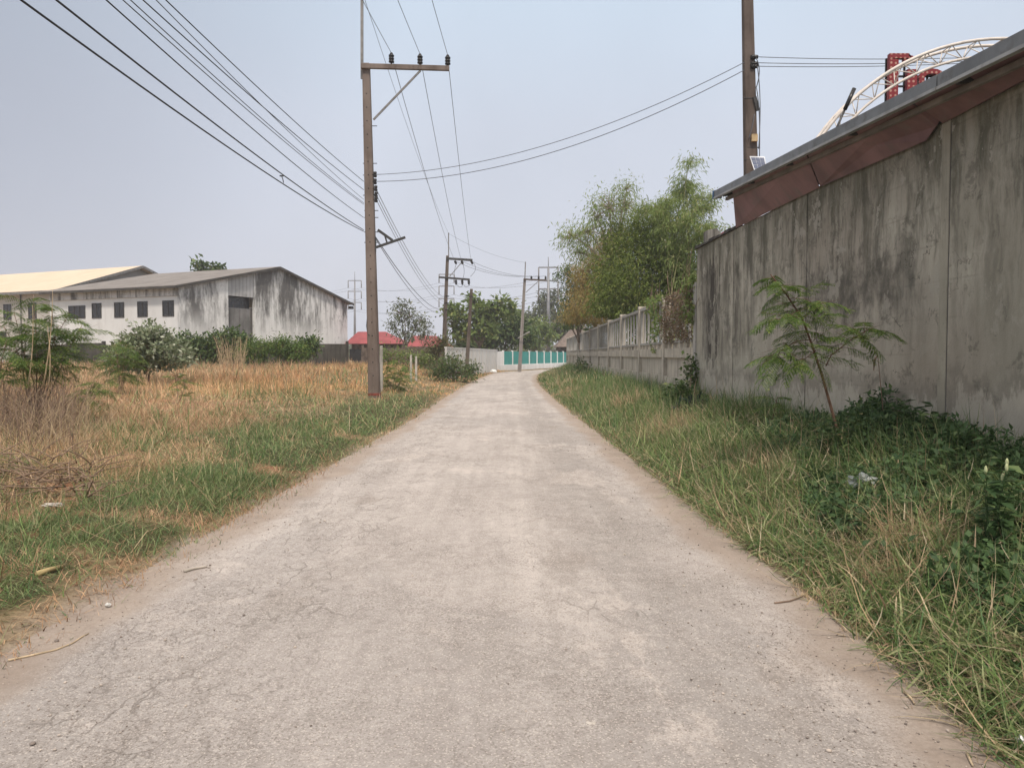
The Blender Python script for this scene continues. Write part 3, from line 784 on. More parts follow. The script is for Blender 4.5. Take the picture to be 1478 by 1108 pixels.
def mk_letter():
    t = NT('red_bulb_letter'); P = t.pos(); x, y, z = t.xyz()
    v = t.voro(1, t.scale(P, (9.5, 0.01, 9.5)), 'F1', 'Distance', 0.15)
    c = t.mix(t.ramp(v, .22, .32), (.42, .22, .17), (.20, .018, .022))
    return t.pbr(c, .5)
M_letter = mk_letter()
SY = 18.0
def sx(px): return at(px, 100, SY).x
def sz(py): return at(1300, py, SY).z
sign = thing('rooftop_sign', 'red bulb-studded letter sign on a black frame behind the cream arch', 'sign', (9.6, SY, 0))
def letter(polys):
    b = MB()
    for pl in polys: b.slab([(sx(px), SY, sz(py)) for px, py in pl], (0, .12, 0))
    return b.build('letter', M_letter, sign)
letter([[(1284, 77), (1312, 77), (1312, 84), (1284, 84)], [(1284, 84.2), (1297, 86), (1297, 190), (1284, 190)], [(1310.5, 79), (1318, 81), (1319, 89), (1312.3, 91), (1312.3, 77.5)], [(1305, 84.2), (1318, 89.2), (1312, 92), (1305, 88)]])
letter([[(1310, 100), (1324, 100), (1324, 190), (1310, 190)]])
arc = []
for k in range(9):
    a = math.pi * k / 8; arc.append((1346 - 19 * math.cos(a), 112 - 13 * math.sin(a)))
letter([[(1327.2, 112.3), (1335, 112.3), (1335, 190), (1327.2, 190)], [(1357, 112.3), (1365, 112.3), (1365, 190), (1357, 190)]] +
       [[arc[k], arc[k + 1], (1346 - 11 * math.cos(math.pi * (k + 1) / 8), 112.2 - 6 * math.sin(math.pi * (k + 1) / 8)), (1346 - 11 * math.cos(math.pi * k / 8), 112.2 - 6 * math.sin(math.pi * k / 8))] for k in range(8)])
b = MB()
for py in (107, 121.5, 137, 160): b.bar((sx(1283), SY + .16, sz(py)), (sx(1400), SY + .16, sz(py)), .04, .04)
for px in (1285, 1311.5, 1345, 1364): b.bar((sx(px), SY + .2, 2.2), (sx(px), SY + .2, sz(80 if px < 1320 else 104)), .04, .04)
b.build('support_frame', M_porc, sign)

# ------------------------------------------------------------------ concrete fence further along
PY = [18.5, 22.8, 27.8, 33.2, 38.4, 44, 50, 56, 62, 68, 73.5, 79]
fence = thing('concrete_fence', 'long weathered concrete fence with upright balusters on a panelled base wall', 'fence', (float(fx(45)), 45, 0))
fv = lambda y, z, o=0: Vector((float(fx(y)) - o, y, z))
def fbox(b, y0, y1, z0, z1, o0, o1):
    b.hexa([fv(y0, z0, o0), fv(y1, z0, o0), fv(y1, z0, o1), fv(y0, z0, o1)], [fv(y0, z1, o0), fv(y1, z1, o0), fv(y1, z1, o1), fv(y0, z1, o1)])
b = MB(); fbox(b, 18.3, 79.1, -.3, .98, .05, -.14); fbox(b, 18.3, 79.1, .98, 1.52, -.04, -.14); b.build('base_wall', M_fence, fence)
for i in range(len(PY) - 1):
    a, c = PY[i] + .13, PY[i + 1] - .13
    b = MB(); fbox(b, a, c, 1.522, 1.78, .045, -.14)
    n = max(3, int((c - a) / .75))
    for k in range(n):
        yk = a + (c - a) * (k + .5) / n; fbox(b, yk - .12, yk + .12, 1.782, 1.925, .0, -.1)
    b.build('ledge_beam', M_fence, fence)
    b = MB(); fbox(b, a, c, 1.927, 2.0, .03, -.09); fbox(b, a, c, 3.14, 3.24, .03, -.09)
    n = int((c - a) / .74)
    for k in range(n + 1):
        yk = a + .06 + (c - a - .12) * k / n
        fbox(b, yk - .03, yk + .03, 2.002, 3.138, .012, -.05)
    b.build('baluster_panel', M_rail, fence)
for i, y in enumerate(PY):
    b = MB(); fbox(b, y - .125, y + .125, -.3, 3.22, .075, -.16); fbox(b, y - .14, y + .14, 3.222, 3.33, .09, -.18)
    b.build('pillar', M_fence if i else M_rail, fence, bevel=.01)

# ------------------------------------------------------------------ white wall and teal fence at the bend
A = Vector((-1.45, 73.5, 0)); B = Vector((9.9, 105, 0)); C0 = Vector((-4.1, 47.5, 0))
def along(p, q, t): return p.lerp(q, t)
ww = thing('white_panel_wall', 'white wall of upright concrete panels along the bend of the road', 'wall', along(C0, A, .5))
n = 13
M_whitepan = plain('white_panel', (.60, .59, .565), .85, .08, .8, 0, (.34, .31, .28), .55, streak=True)
dA = (A - C0).normalized(); pA = Vector((dA.y, -dA.x, 0))
for k in range(n):
    p, q = along(C0, A, k / n + .001), along(C0, A, (k + 1) / n - .001)
    b = MB(); b.bar(p + Vector((0, 0, .9)), q + Vector((0, 0, .9)), .10, 2.2); b.build('panel', M_whitepan, ww)
M_jp = None
for k in range(n):
    p = along(C0, A, k / n) + pA * .045
    b = MB(); b.box(p.x - .05, p.y - .06, -.2, p.x + .05, p.y + .06, 1.98); M_jp = M_jp or plain('dull_white', (.46, .44, .42), .9, .1, 1, 0, (.25, .23, .2), .5); b.build('joint_post', M_jp, ww)
b = MB(); b.bar(C0 + Vector((0, 0, 2.05)), A + Vector((0, 0, 2.05)), .16, .09); b.build('cap_rail', M_whitepan, ww)

tw = thing('teal_fence', 'fence of bright teal panels between white posts on a white plinth', 'fence', along(A, B, .4))
dB = (B - A).normalized(); pB = Vector((dB.y, -dB.x, 0))
b = MB(); b.bar(A + Vector((0, 0, .15)), B + Vector((0, 0, .15)), .22, .82); b.build('plinth', M_white, tw)
n = 12; pst = [0.05 + .95 * k / n for k in range(n + 1)]
for k in range(n):
    p, q = along(A, B, pst[k] + .003), along(A, B, pst[k + 1] - .003)
    b = MB(); b.bar(p + Vector((0, 0, 1.26)), q + Vector((0, 0, 1.26)), .05, 1.36); b.build('panel', M_teal, tw)
    b = MB(); b.bar(p + Vector((0, 0, .60)), q + Vector((0, 0, .60)), .14, .07); b.build('bottom_rail', M_white, tw)
for k in range(n + 1):
    p = along(A, B, pst[k])
    b = MB(); b.box(p.x - .09, p.y - .09, .562, p.x + .09, p.y + .09, 2.04, math.atan2(dB.y, dB.x)); b.build('post', M_white, tw)
b = MB(); b.bar(A + Vector((0, 0, 1.25)), along(A, B, .046) + Vector((0, 0, 1.25)), .12, 1.36); b.build('end_panel', M_white, tw)

# ------------------------------------------------------------------ warehouse and white-roofed building
gd = Vector((.40, .917, 0)).normalized(); sd_ = Vector((-gd.y, gd.x, 0))
O = Vector((-26.7, 62, 0))
def wp(s, t, z, o=0): return O + gd * s + sd_ * t + Vector((0, 0, z))
GW, GR, EZ, PZ, LEN = 22.6, 11.6, 7.25, 9.85, 15.4
def rz(s): return EZ + (PZ - EZ) * (1 - abs(s - GR) / (GR if s < GR else GW - GR))
wh = thing('warehouse', 'old warehouse with mould-streaked gable end and grey ribbed roof beyond the dry field', 'warehouse', O)
nn_ = -sd_                                         # gable face normal
def gpoly(b, ss, z0, d0=0, d1=.25):
    """piece of the gable wall over s range list"""
    pts = [wp(s, 0, z0) for s in (ss[0], ss[-1])] + [wp(s, 0, rz(s) - .12) for s in reversed(ss)]
    b.slab([p + sd_ * d0 for p in pts], sd_ * (d1 - d0))
b = MB(); gpoly(b, [.0, 5.3], -.3); b.build('gable_wall', M_gable, wh)
b = MB(); gpoly(b, [8.5, GR, GW], -.3); b.build('gable_wall', M_gable, wh)
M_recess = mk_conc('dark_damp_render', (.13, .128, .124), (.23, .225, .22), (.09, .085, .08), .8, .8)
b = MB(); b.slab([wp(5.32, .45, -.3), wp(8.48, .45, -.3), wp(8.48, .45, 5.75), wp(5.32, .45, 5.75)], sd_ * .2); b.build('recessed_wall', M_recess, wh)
b = MB(); b.slab([wp(5.32, .6, 5.75), wp(8.48, .6, 5.75), wp(8.48, .6, 7.4), wp(5.32, .6, 7.4)], sd_ * .2); b.build('loft_opening', M_black, wh)  # black slab painted as the unlit inside of the opening, no glass
b = MB(); b.slab([wp(5.32, .06, 6.75), wp(8.48, .06, 6.75), wp(8.48, .06, rz(8.48) - .1), wp(5.32, .06, rz(5.32) - .1)], sd_ * .06)
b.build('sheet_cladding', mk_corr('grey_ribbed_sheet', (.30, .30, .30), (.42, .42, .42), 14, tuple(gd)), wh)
b = MB(); b.bar(wp(5.4, .3, 2.9), wp(8.4, .3, 2.9), .08, .08); b.bar(wp(6.1, .3, -.3), wp(6.1, .3, 2.86), .08, .08); b.build('handrail', M_steel, wh)
b = MB(); b.slab([wp(9.0, -.03, .8), wp(10.6, -.03, .8), wp(10.6, -.03, 2.0), wp(9.0, -.03, 2.0)], sd_ * .06); b.build('low_window', plain('boarded_wood', (.20, .12, .07), .9), wh)
b = MB(); b.slab([wp(0, .252, -.3), wp(0, .252, EZ - .35), wp(0, LEN, EZ - .35), wp(0, LEN, -.3)], gd * .25); b.build('side_wall', M_offwhite, wh)
b = MB(); b.slab([wp(-.12, .0, 6.35), wp(-.12, LEN - .05, 6.35), wp(-.12, LEN - .05, EZ - .22), wp(-.12, 0, EZ - .22)], gd * .11)
b.build('fascia_band', mk_conc('mouldy_fascia', (.5, .49, .47), (.62, .61, .6), (.06, .055, .05), .9, .7), wh)
b = MB(); b.slab([wp(GW - .25, .252, -.3), wp(GW - .25, .252, EZ - .35), wp(GW - .25, LEN, EZ - .35), wp(GW - .25, LEN, -.3)], gd * .25); b.build('side_wall', M_offwhite, wh)
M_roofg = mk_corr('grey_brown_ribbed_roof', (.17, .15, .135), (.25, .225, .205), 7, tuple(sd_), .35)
OV = .7
def roofp(s, t, dz=0):
    zz = EZ + (PZ - EZ) * (s / GR if s <= GR else (GW - s) / (GW - GR)); return wp(s, t, zz + dz)
b = MB(); b.hexa([roofp(-OV, -.35, -.1), roofp(GR, -.35, -.1), roofp(GR, LEN + .5, -.1), roofp(-OV, LEN + .5, -.1)], [roofp(-OV, -.35, .02), roofp(GR, -.35, .02), roofp(GR, LEN + .5, .02), roofp(-OV, LEN + .5, .02)])
b.hexa([roofp(GR, -.35, -.1), roofp(GW + OV, -.35, -.1), roofp(GW + OV, LEN + .5, -.1), roofp(GR, LEN + .5, -.1)], [roofp(GR, -.35, .02), roofp(GW + OV, -.35, .02), roofp(GW + OV, LEN + .5, .02), roofp(GR, LEN + .5, .02)])
b.build('roof', M_roofg, wh)
b = MB()
for (s0, s1) in ((-OV, GR), (GR, GW + OV)): b.bar(roofp(s0, -.38, -.10), roofp(s1, -.38, -.10), .05, .22)
b.bar(wp(-OV - .03, -.35, EZ - .27), wp(-OV - .03, LEN + .4, EZ - .27), .05, .18)
b.build('barge_board', plain('dark_barge', (.06, .055, .05), .8, .3, 1), wh)
def window(parent, face, z0, z1, wd, t, cols=2, facing=None):
    """window on the long side: face(t, z, out) gives the wall point"""
    fr = MB(); a = .06
    fr.hexa([face(t - wd / 2, z0, .05), face(t + wd / 2, z0, .05), face(t + wd / 2, z0, -.02), face(t - wd / 2, z0, -.02)], [face(t - wd / 2, z0 + a, .05), face(t + wd / 2, z0 + a, .05), face(t + wd / 2, z0 + a, -.02), face(t - wd / 2, z0 + a, -.02)])
    fr.hexa([face(t - wd / 2, z1 - a, .05), face(t + wd / 2, z1 - a, .05), face(t + wd / 2, z1 - a, -.02), face(t - wd / 2, z1 - a, -.02)], [face(t - wd / 2, z1, .05), face(t + wd / 2, z1, .05), face(t + wd / 2, z1, -.02), face(t - wd / 2, z1, -.02)])
    for k in range(cols + 1):
        c = t - wd / 2 + (wd - a) * k / cols + a / 2
        fr.hexa([face(c - a / 2, z0 + a, .048), face(c + a / 2, z0 + a, .048), face(c + a / 2, z0 + a, -.02), face(c - a / 2, z0 + a, -.02)], [face(c - a / 2, z1 - a, .048), face(c + a / 2, z1 - a, .048), face(c + a / 2, z1 - a, -.02), face(c - a / 2, z1 - a, -.02)])
    f = fr.build('window', M_frame, parent)
    p = MB(); p.hexa([face(t - wd / 2 + .05, z0 + .05, .02), face(t + wd / 2 - .05, z0 + .05, .02), face(t + wd / 2 - .05, z0 + .05, -.01), face(t - wd / 2 + .05, z0 + .05, -.01)], [face(t - wd / 2 + .05, z1 - .05, .02), face(t + wd / 2 - .05, z1 - .05, .02), face(t + wd / 2 - .05, z1 - .05, -.01), face(t - wd / 2 + .05, z1 - .05, -.01)])
    p.build('pane', M_black, f)
side = lambda t, z, o: wp(-o, t, z)
for px, wd in ((244.5, 1.25), (207.5, 1.15), (174, 1.15), (141.5, 1.15)):
    # where the sight line at px meets the side wall
    k = (px - 739) / F
    t = (O.x - k * O.y) / (k * sd_.y - sd_.x)
    window(wh, side, 4.72, 6.0, wd, t)
k = (113 - 739) / F; t = (O.x - k * O.y) / (k * sd_.y - sd_.x)
window(wh, side, 4.75, 5.85, 2.1, t, 3)
b = MB(); c0 = roofp(GW + .3, -.1, -.5); b.bar(c0, c0 + gd * .5, .3, .3); b.build('eaves_lamp', M_dark, wh)

wb = Vector((-44.3, 75, 0)); L2, D2, E2, P2 = 46, 18.7, 8.05, 11.15
def bp(s, t, z): return wb + gd * s + sd_ * t + Vector((0, 0, z))
w2 = thing('white_roofed_building', 'long beige building with cream sheet-metal roof beside the old warehouse', 'building', wb)
b = MB(); b.slab([bp(0, 0, -.3), bp(D2, 0, -.3), bp(D2, 0, E2 - .2), bp(D2 / 2, 0, P2 - .2), bp(0, 0, E2 - .2)], sd_ * .25); b.build('gable_wall', plain('grey_gable', (.40, .385, .365), .9, .1, .5), w2)
b = MB(); b.slab([bp(0, .252, -.3), bp(0, L2, -.3), bp(0, L2, E2 - .3), bp(0, .252, E2 - .3)], gd * .25); b.build('side_wall', M_beige, w2)
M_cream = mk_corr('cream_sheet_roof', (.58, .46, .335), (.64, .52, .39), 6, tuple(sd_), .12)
def r2(s, t, dz): return bp(s, t, E2 + (P2 - E2) * (1 - abs(s - D2 / 2) / (D2 / 2)) + dz)
b = MB()
b.hexa([r2(-.8, -.9, -.08), r2(D2 / 2, -.9, -.08), r2(D2 / 2, L2, -.08), r2(-.8, L2, -.08)], [r2(-.8, -.9, .03), r2(D2 / 2, -.9, .03), r2(D2 / 2, L2, .03), r2(-.8, L2, .03)])
b.hexa([r2(D2 / 2, -.9, -.08), r2(D2 + .8, -.9, -.08), r2(D2 + .8, L2, -.08), r2(D2 / 2, L2, -.08)], [r2(D2 / 2, -.9, .03), r2(D2 + .8, -.9, .03), r2(D2 + .8, L2, .03), r2(D2 / 2, L2, .03)])
b.build('roof', M_cream, w2)
b = MB()
for (s0, s1) in ((-.8, D2 / 2), (D2 / 2, D2 + .8)): b.bar(r2(s0, -.93, -.09), r2(s1, -.93, -.09), .05, .26)
b.bar(r2(-.83, -.9, -.12), r2(-.83, L2, -.12), .05, .26)
b.build('barge_board', M_steel, w2)
s2 = lambda t, z, o: bp(-o, t, z)
for px in (92 - 2, 49, 13): 
    k = (px - 739) / F; t = (wb.x - k * wb.y) / (k * sd_.y - sd_.x)
    if t > .5: window(w2, s2, 5.15, 6.7, 1.2, t)
k = (90 - 739) / F; t = 1.0
for px, z0, z1 in ((6, 3.1, 3.9),):
    k = (px - 739) / F; t = (wb.x - k * wb.y) / (k * sd_.y - sd_.x); window(w2, s2, z0, z1, 1.0, t)
b = MB(); k = (33 - 739) / F; t = (wb.x - k * wb.y) / (k * sd_.y - sd_.x); b.tube([bp(-.08, t, -.2), bp(-.08, t, E2 - .3)], .06, 6); b.build('drain_pipe', M_steel, w2)
# far grey roof at the picture's edge
hh = thing('far_grey_shed', 'far grey shed roof showing just above the cream roof', 'shed', (-85, 118, 0))
MB().box(-104, 112, -.2, -78, 126, 8.6).build('wall', M_beige, hh)
b = MB(); b.slab([(-105, 111, 8.6), (-105, 127, 8.6), (-105, 119, 13.9)], (27.6, 0, 0)); b.build('roof', M_roofg, hh)

# dark boundary wall in front of the warehouse, brick wall before the red roofs
def lowwall(name, label, pts, z, m, th=.2, cap=None):
    t = thing(name, label, 'wall', (pts[0][0], pts[0][1], 0))
    for i in range(len(pts) - 1):
        p, q = Vector((*pts[i], 0)), Vector((*pts[i + 1], 0)); d = (q - p).normalized()
        L = (q - p).length; n = max(1, int(L / 3.2))
        for k in range(n):
            a, c = p.lerp(q, k / n) + d * .09, p.lerp(q, (k + 1) / n) - d * .09
            zz = z + .12 * math.sin(k * 1.7 + i); b = MB()
            b.bar(a + Vector((0, 0, zz / 2 - .2)), c + Vector((0, 0, zz / 2 - .2)), th, zz + .4); b.build('wall_panel', m, t)
        for k in range(n + 1):
            c = p.lerp(q, k / n)
            b = MB(); b.box(c.x - .085, c.y - .12, -.2, c.x + .085, c.y + .12, z + .25, math.atan2(d.y, d.x)); b.build('pillar', m, t)
    return t
M_dkwall = mk_conc('blackened_block', (.055, .052, .045), (.10, .093, .082), (.025, .023, .021), .8, 1.2)
lowwall('boundary_wall', 'low blackened block wall running in front of the old warehouse', [(-36, 58), (-20.5, 53.5), (-12.2, 57.0)], 2.35, M_dkwall)
lowwall('brick_wall', 'low dark brick wall in front of the red roofed houses', [(-12.0, 62), (-5.6, 62)], 2.15, M_brick)

def house(name, label, x0, x1, y0, y1, e, r, m, mw, hl=None):
    t = thing(name, label, 'house', ((x0 + x1) / 2, (y0 + y1) / 2, 0))
    MB().box(x0 + .6, y0 + .6, -.2, x1 - .6, y1 - .6, e).build('wall', mw, t)
    b = MB(); cy = (y0 + y1) / 2; i = min((y1 - y0) / 2, (x1 - x0) * .42)
    vs = [(x0, y0, e), (x1, y0, e), (x1, y1, e), (x0, y1, e), (x0 + (i if hl is None else hl), cy, r), (x1 - i, cy, r)]
    b.add(vs, [(0, 1, 5, 4), (1, 2, 5), (2, 3, 4, 5), (3, 0, 4), (3, 2, 1, 0)]); b.build('roof', m, t)
    b = MB(); n = 3
    for k in range(n):
        c = x0 + (x1 - x0) * (k + .5) / n; b = MB(); b.box(c - .6, y0 + .55, 1.0, c + .6, y0 + .59, 2.2); b.build('window', M_black, t)
house('red_roofed_house', 'house with a wide dull red hip roof beyond the pale thin posts', -17.4, -11.4, 80, 90, 2.75, 4.15, M_redroof, M_brick, .4)
house('red_roofed_house', 'smaller red roofed house close behind the dark pole with two crossarms', -11.6, -6.4, 82, 92, 2.2, 3.75, M_redroof, M_brick, .3)
house('brown_roofed_house', 'house with brown thatch-like roof beyond the teal fence', 6.6, 14.5, 116, 126, 2.8, 6.4, M_brownroof, plain('dark_timber', (.06, .05, .045), .9))

# three pale posts in the dry grass
for px, py, Y, hgt in ((550, 500, 30, 1.95), (593, 513, 40, 1.6), (600.5, 515, 41.5, 1.55)):
    p = at(px, py, Y); g = h1(p.x, Y)
    b = MB(); b.hexa([(p.x - .06, Y - .06, g - .2), (p.x + .06, Y - .06, g - .2), (p.x + .06, Y + .06, g - .2), (p.x - .06, Y + .06, g - .2)],
                     [(p.x - .045, Y - .05, p.z), (p.x + .055, Y - .05, p.z), (p.x + .055, Y + .05, p.z + .03), (p.x - .045, Y + .05, p.z + .02)])
    lab = {550: 'pale thin concrete post close beside the tall brown power pole', 593: 'thin pale post in the field, nearer the big pole of the two together', 600.5: 'thin pale post in the field, nearer the dark bush of the two together'}[px]
    tag(b.build('field_post', plain('pale_post', (.42, .39, .34), .9, .2, 4), None, (p.x, Y, g)), lab, 'post', 'pale thin posts in the dry field')
# ------------------------------------------------------------------ power poles
def taper_pole(b, p, q, w0, d0, w1, d1):
    b.hexa([p + Vector((sx_ * w0 / 2, sy_ * d0 / 2, 0)) for sx_, sy_ in ((-1, -1), (1, -1), (1, 1), (-1, 1))],
           [q + Vector((sx_ * w1 / 2, sy_ * d1 / 2, 0)) for sx_, sy_ in ((-1, -1), (1, -1), (1, 1), (-1, 1))])
def insulator(parent, p, h, r, up=Vector((0, 0, 1)), name='insulator'):
    b = MB(); up = Vector(up).normalized(); pts = []; rs = []
    prof = [(0, .35), (.08, .35), (.1, 1), (.24, 1), (.27, .7), (.33, .7), (.36, 1), (.5, 1), (.53, .7), (.59, .7), (.62, 1), (.76, 1), (.8, .6), (.9, .6), (1, .3)]
    for t, k in prof: pts.append(p + up * h * t); rs.append(r * k)
    b.tube(pts, rs, 8); return b.build(name, M_porc, parent)

Yp = 26.0
p0 = at(541, 580, Yp); p0.z = h1(p0.x, Yp) - .4; p1 = at(528.5, 92, Yp)
pole = thing('power_pole', 'tall brown concrete power pole with one crossarm and red band on the grass verge', 'power pole', (p0.x, Yp, 0))
b = MB(); taper_pole(b, p0, p1, .385, .32, .245, .2); b.build('shaft', M_pole, pole, bevel=.025)
b = MB()
for k in range(22):
    t = .1 + .85 * k / 22; c = p0.lerp(p1, t); hd = (.32 + (.2 - .32) * t) / 2
    b.tube([c + Vector((0, -hd - .004, 0)), c + Vector((0, -hd + .03, 0))], .022, 6)
b.build('bolt_holes', M_porc, pole)
cb = at(540.5, 569, Yp); b = MB(); b.box(cb.x - .196, Yp - .163, cb.z - .04, cb.x + .196, Yp + .163, cb.z + .05); b.build('red_band', plain('red_tape', (.19, .045, .03), .8, .5, 12, 0, (.14, .10, .08), 1), pole)
YA = Yp - .16
b = MB(); b.bar(at(521, 95.5, YA), at(648.5, 99, YA), .11, .16); b.build('crossarm', M_pole, pole, bevel=.01)
b = MB(); b.bar(at(539, 173, YA), at(607, 102, YA), .05, .06); b.build('brace', M_steel, pole)
b = MB(); b.bar(at(522.5, 114, Yp), at(522.5, -14, Yp), .085, .085, (0, 1, 0)); b.build('earth_wire_spike', M_steel, pole)
MVP = []
for px, py in ((565, 92), (606.3, 93.5), (646.2, 95)):
    c = at(px, py, YA); insulator(pole, c, .36, .092); MVP.append(c + Vector((0, 0, .35)))
LVP = []
for k, (px, py) in enumerate(((541.5, 252), (541.5, 262), (542.5, 272), (543, 281), (543, 288))):
    c = at(px, py, Yp - .1); b = MB(); b.tube([c - Vector((.16, 0, 0)), c + Vector((.03, 0, 0))], .014, 5); b.tube([c + Vector((0, 0, -.09)), c + Vector((0, 0, -.03)), c, c + Vector((0, 0, .03)), c + Vector((0, 0, .09))], [.05, .058, .035, .058, .05], 8)
    b.build('spool_insulator', M_porc, pole); LVP.append(c)
b = MB(); b.bar(at(543, 357, Yp), at(585, 342.5, Yp), .06, .08); b.bar(at(545.5, 332, Yp), at(566.5, 347, Yp), .07, .09); b.bar(at(555.5, 340, Yp), at(558.5, 350, Yp), .05, .05); b.bar(at(541, 345, Yp), at(541, 364, Yp), .08, .12, (0, 1, 0))
b.build('bracket_arm', M_dark, pole)
for py in (222 - 40, 236, 253, 282, 304, 314, 335, 350):
    c = at(526 if py < 300 else 528, py, Yp); b = MB(); b.tube([c + Vector((-.05, 0, 0)), c + Vector((.42, 0, 0))], .014, 5); b.build('through_bolt', M_dark, pole)
b = MB(); c = at(533, 352, Yp - .1)
b.tube([at(530.5, 452, Yp - .12), at(529, 470, Yp - .13), at(530.5, 482, Yp - .13), at(533.5, 484, Yp - .2)], .012, 5); b.build('loose_cable', M_wire, pole)

# second pole, two crossarms, further up the road
Y2 = 70.0
q0 = at(639, 530, Y2); q0.z = -.3; q1 = at(646, 369, Y2)
pole2 = thing('power_pole', 'dark power pole with two crossarms and hanging insulators beside a leafy tree', 'power pole', (q0.x, Y2, 0))
b = MB(); taper_pole(b, q0, q1, .40, .34, .26, .22); b.build('shaft', M_pole2, pole2, bevel=.02)
b = MB(); b.bar(at(644, 373, Y2 - .2), at(682, 375.5, Y2 - .2), .14, .2); b.build('crossarm', M_dark, pole2)
b = MB(); b.bar(at(633.5, 400, Y2 - .2), at(678, 403.5, Y2 - .2), .14, .17); b.build('crossarm', M_dark, pole2)
b = MB(); b.bar(at(647.5, 369, Y2), at(647.5, 336, Y2), .09, .09, (0, 1, 0)); b.build('earth_wire_spike', M_steel, pole2)
b = MB(); b.bar(at(649, 399, Y2 - .2), at(667, 378, Y2 - .2), .06, .06); b.build('brace', M_steel, pole2)
M2 = []
for px in (656.5, 666, 680):
    c = at(px, 376.5, Y2 - .2); insulator(pole2, c, .38, .11, (.35, -.3, -.7)); M2.append(c)
for px in (658, 667, 676.5): insulator(pole2, at(px, 403.5, Y2 - .2), .48, .12, (.05, 0, -1))
b = MB()
for (a, c, m_) in (((682, 378), (679, 399), (692, 388)), ((659, 380), (657, 402), (654, 392)), ((668, 380), (668, 402), (672, 392)), ((660, 411), (668, 411), (664, 418)), ((669, 411), (678, 411), (673, 417))):
    P = [at(*a, Y2 - .25), at(*m_, Y2 - .25), at(*c, Y2 - .25)]
    b.tube([P[0] * (1 - t) ** 2 + P[1] * 2 * t * (1 - t) + P[2] * t * t for t in [i / 10 for i in range(11)]], .016, 5)
b.build('jumper_cable', M_wire, pole2)
b = MB()
for py in (427, 437, 447): b.tube([at(643, py, Y2 - .15) , at(648, py + .5, Y2 - .15)], .05, 6)
b.build('spool_rack', M_porc, pole2)

# third pole at the bend
Y3 = 71.5
r0 = at(749.5, 537, Y3); r0.z = -.3; r1 = at(757.5, 402, Y3)
pole3 = thing('power_pole', 'slim grey power pole with one crossarm standing in front of the teal fence', 'power pole', (r0.x, Y3, 0))
b = MB(); taper_pole(b, r0, r1, .36, .32, .24, .2); b.build('shaft', M_polefar, pole3, bevel=.02)
b = MB(); b.bar(at(755.5, 403, Y3 - .18), at(789, 404.5, Y3 - .18), .13, .15); b.build('crossarm', M_pole2, pole3)
b = MB(); b.bar(at(757.5, 404, Y3), at(758.5, 378, Y3), .1, .1, (0, 1, 0)); b.build('earth_wire_spike', M_steel, pole3)
b = MB(); b.bar(at(759, 422, Y3 - .18), at(777, 406, Y3 - .18), .06, .06); b.build('brace', M_steel, pole3)
M3 = []
for px in (767, 777.5, 787.5):
    c = at(px, 403.5, Y3 - .18); insulator(pole3, c, .34, .1); M3.append(c + Vector((0, 0, .33)))
b = MB(); b.bar(at(747.5, 488, Y3 - .3), at(762, 480, Y3 - .9), .07, .07); b.bar(at(759, 481.5, Y3 - .8), at(764, 479, Y3 - 1), .16, .1); b.build('lamp_arm', M_rail, pole3)
# short leaning pole near the white wall
Y4 = 50.0
a0 = at(672.5, 545, Y4); a0.z = -.2; a1 = at(680.5, 417, Y4)
pole4 = thing('short_pole', 'short bare leaning pole without crossarm in front of the white wall', 'pole', (a0.x, Y4, 0))
b = MB(); taper_pole(b, a0, a1, .26, .22, .18, .16); b.build('shaft', M_pole2, pole4, bevel=.015)
b = MB(); c = at(680, 428, Y4); b.box(c.x - .12, Y4 - .1, c.z - .05, c.x + .12, Y4 + .1, c.z + .05); b.build('clamp', M_dark, pole4)

# pole behind the plaster wall
Y5 = 21.0
e0 = at(1087, 300, Y5); e0.z = -.3; e0.x = at(1087, 300, Y5).x + .12; e1 = at(1078.5, -12, Y5)
pole5 = thing('power_pole', 'brown concrete pole rising behind the shed roof with a tan junction box', 'power pole', (e0.x, Y5, 0))
b = MB(); taper_pole(b, Vector((e0.x + .02, Y5, -.3)), e1, .42, .34, .26, .22); b.build('shaft', mk_conc('brown_pole_concrete', (.09, .069, .058), (.135, .106, .09), (.045, .034, .028), .6, 1.6), pole5, bevel=.02)
c = at(1088.5, 200, Y5 - .18); b = MB(); b.box(c.x - .08, c.y - .07, c.z - .09, c.x + .08, c.y + .02, c.z + .09); b.box(c.x - .07, c.y - .076, c.z + .095, c.x + .07, c.y + .02, c.z + .105); tag(b.build('junction_box', plain('tan_box', (.52, .38, .21), .6), pole5, bevel=.008))
for py in (82.5, 92, 96): 
    c = at(1089, py, Y5 - .15); b = MB(); b.tube([c + Vector((-.1, 0, 0)), c + Vector((-.02, 0, 0)), c, c + Vector((.02, 0, 0)), c + Vector((.09, 0, 0))], [.05, .06, .04, .06, .05], 8); b.build('spool_insulator', M_porc, pole5)
b = MB()
for (a, m_, c) in (((1091, 84), (1101, 100), (1091, 128)), ((1093, 96), (1100, 140), (1095, 215)), ((1092, 128), (1098, 160), (1096, 230)), ((1081, 200), (1087, 180), (1089, 165))):
    P = [at(*a, Y5 - .2), at(*m_, Y5 - .22), at(*c, Y5 - .2)]
    b.tube([P[0] * (1 - t) ** 2 + P[1] * 2 * t * (1 - t) + P[2] * t * t for t in [i / 10 for i in range(11)]], .013, 5)
b.build('hanging_cable', M_wireg, pole5)
for py, x0, x1 in ((142, 1074, 1092), (213, 1078, 1097), (231, 1073, 1094)): b = MB(); b.tube([at(x0, py, Y5 - .12), at(x1, py, Y5 - .12)], .016, 5); b.build('through_bolt', M_dark, pole5)
b = MB(); b.bar(at(1089, 140, Y5 - .15), at(1094, 160, Y5 - .15), .07, .09); b.build('clamp_band', M_dark, pole5)
sp_ = thing('solar_panel', 'small white-framed solar panel tilted in front of the brown pole by the shed roof', 'solar panel', at(1094, 250, 20.4))
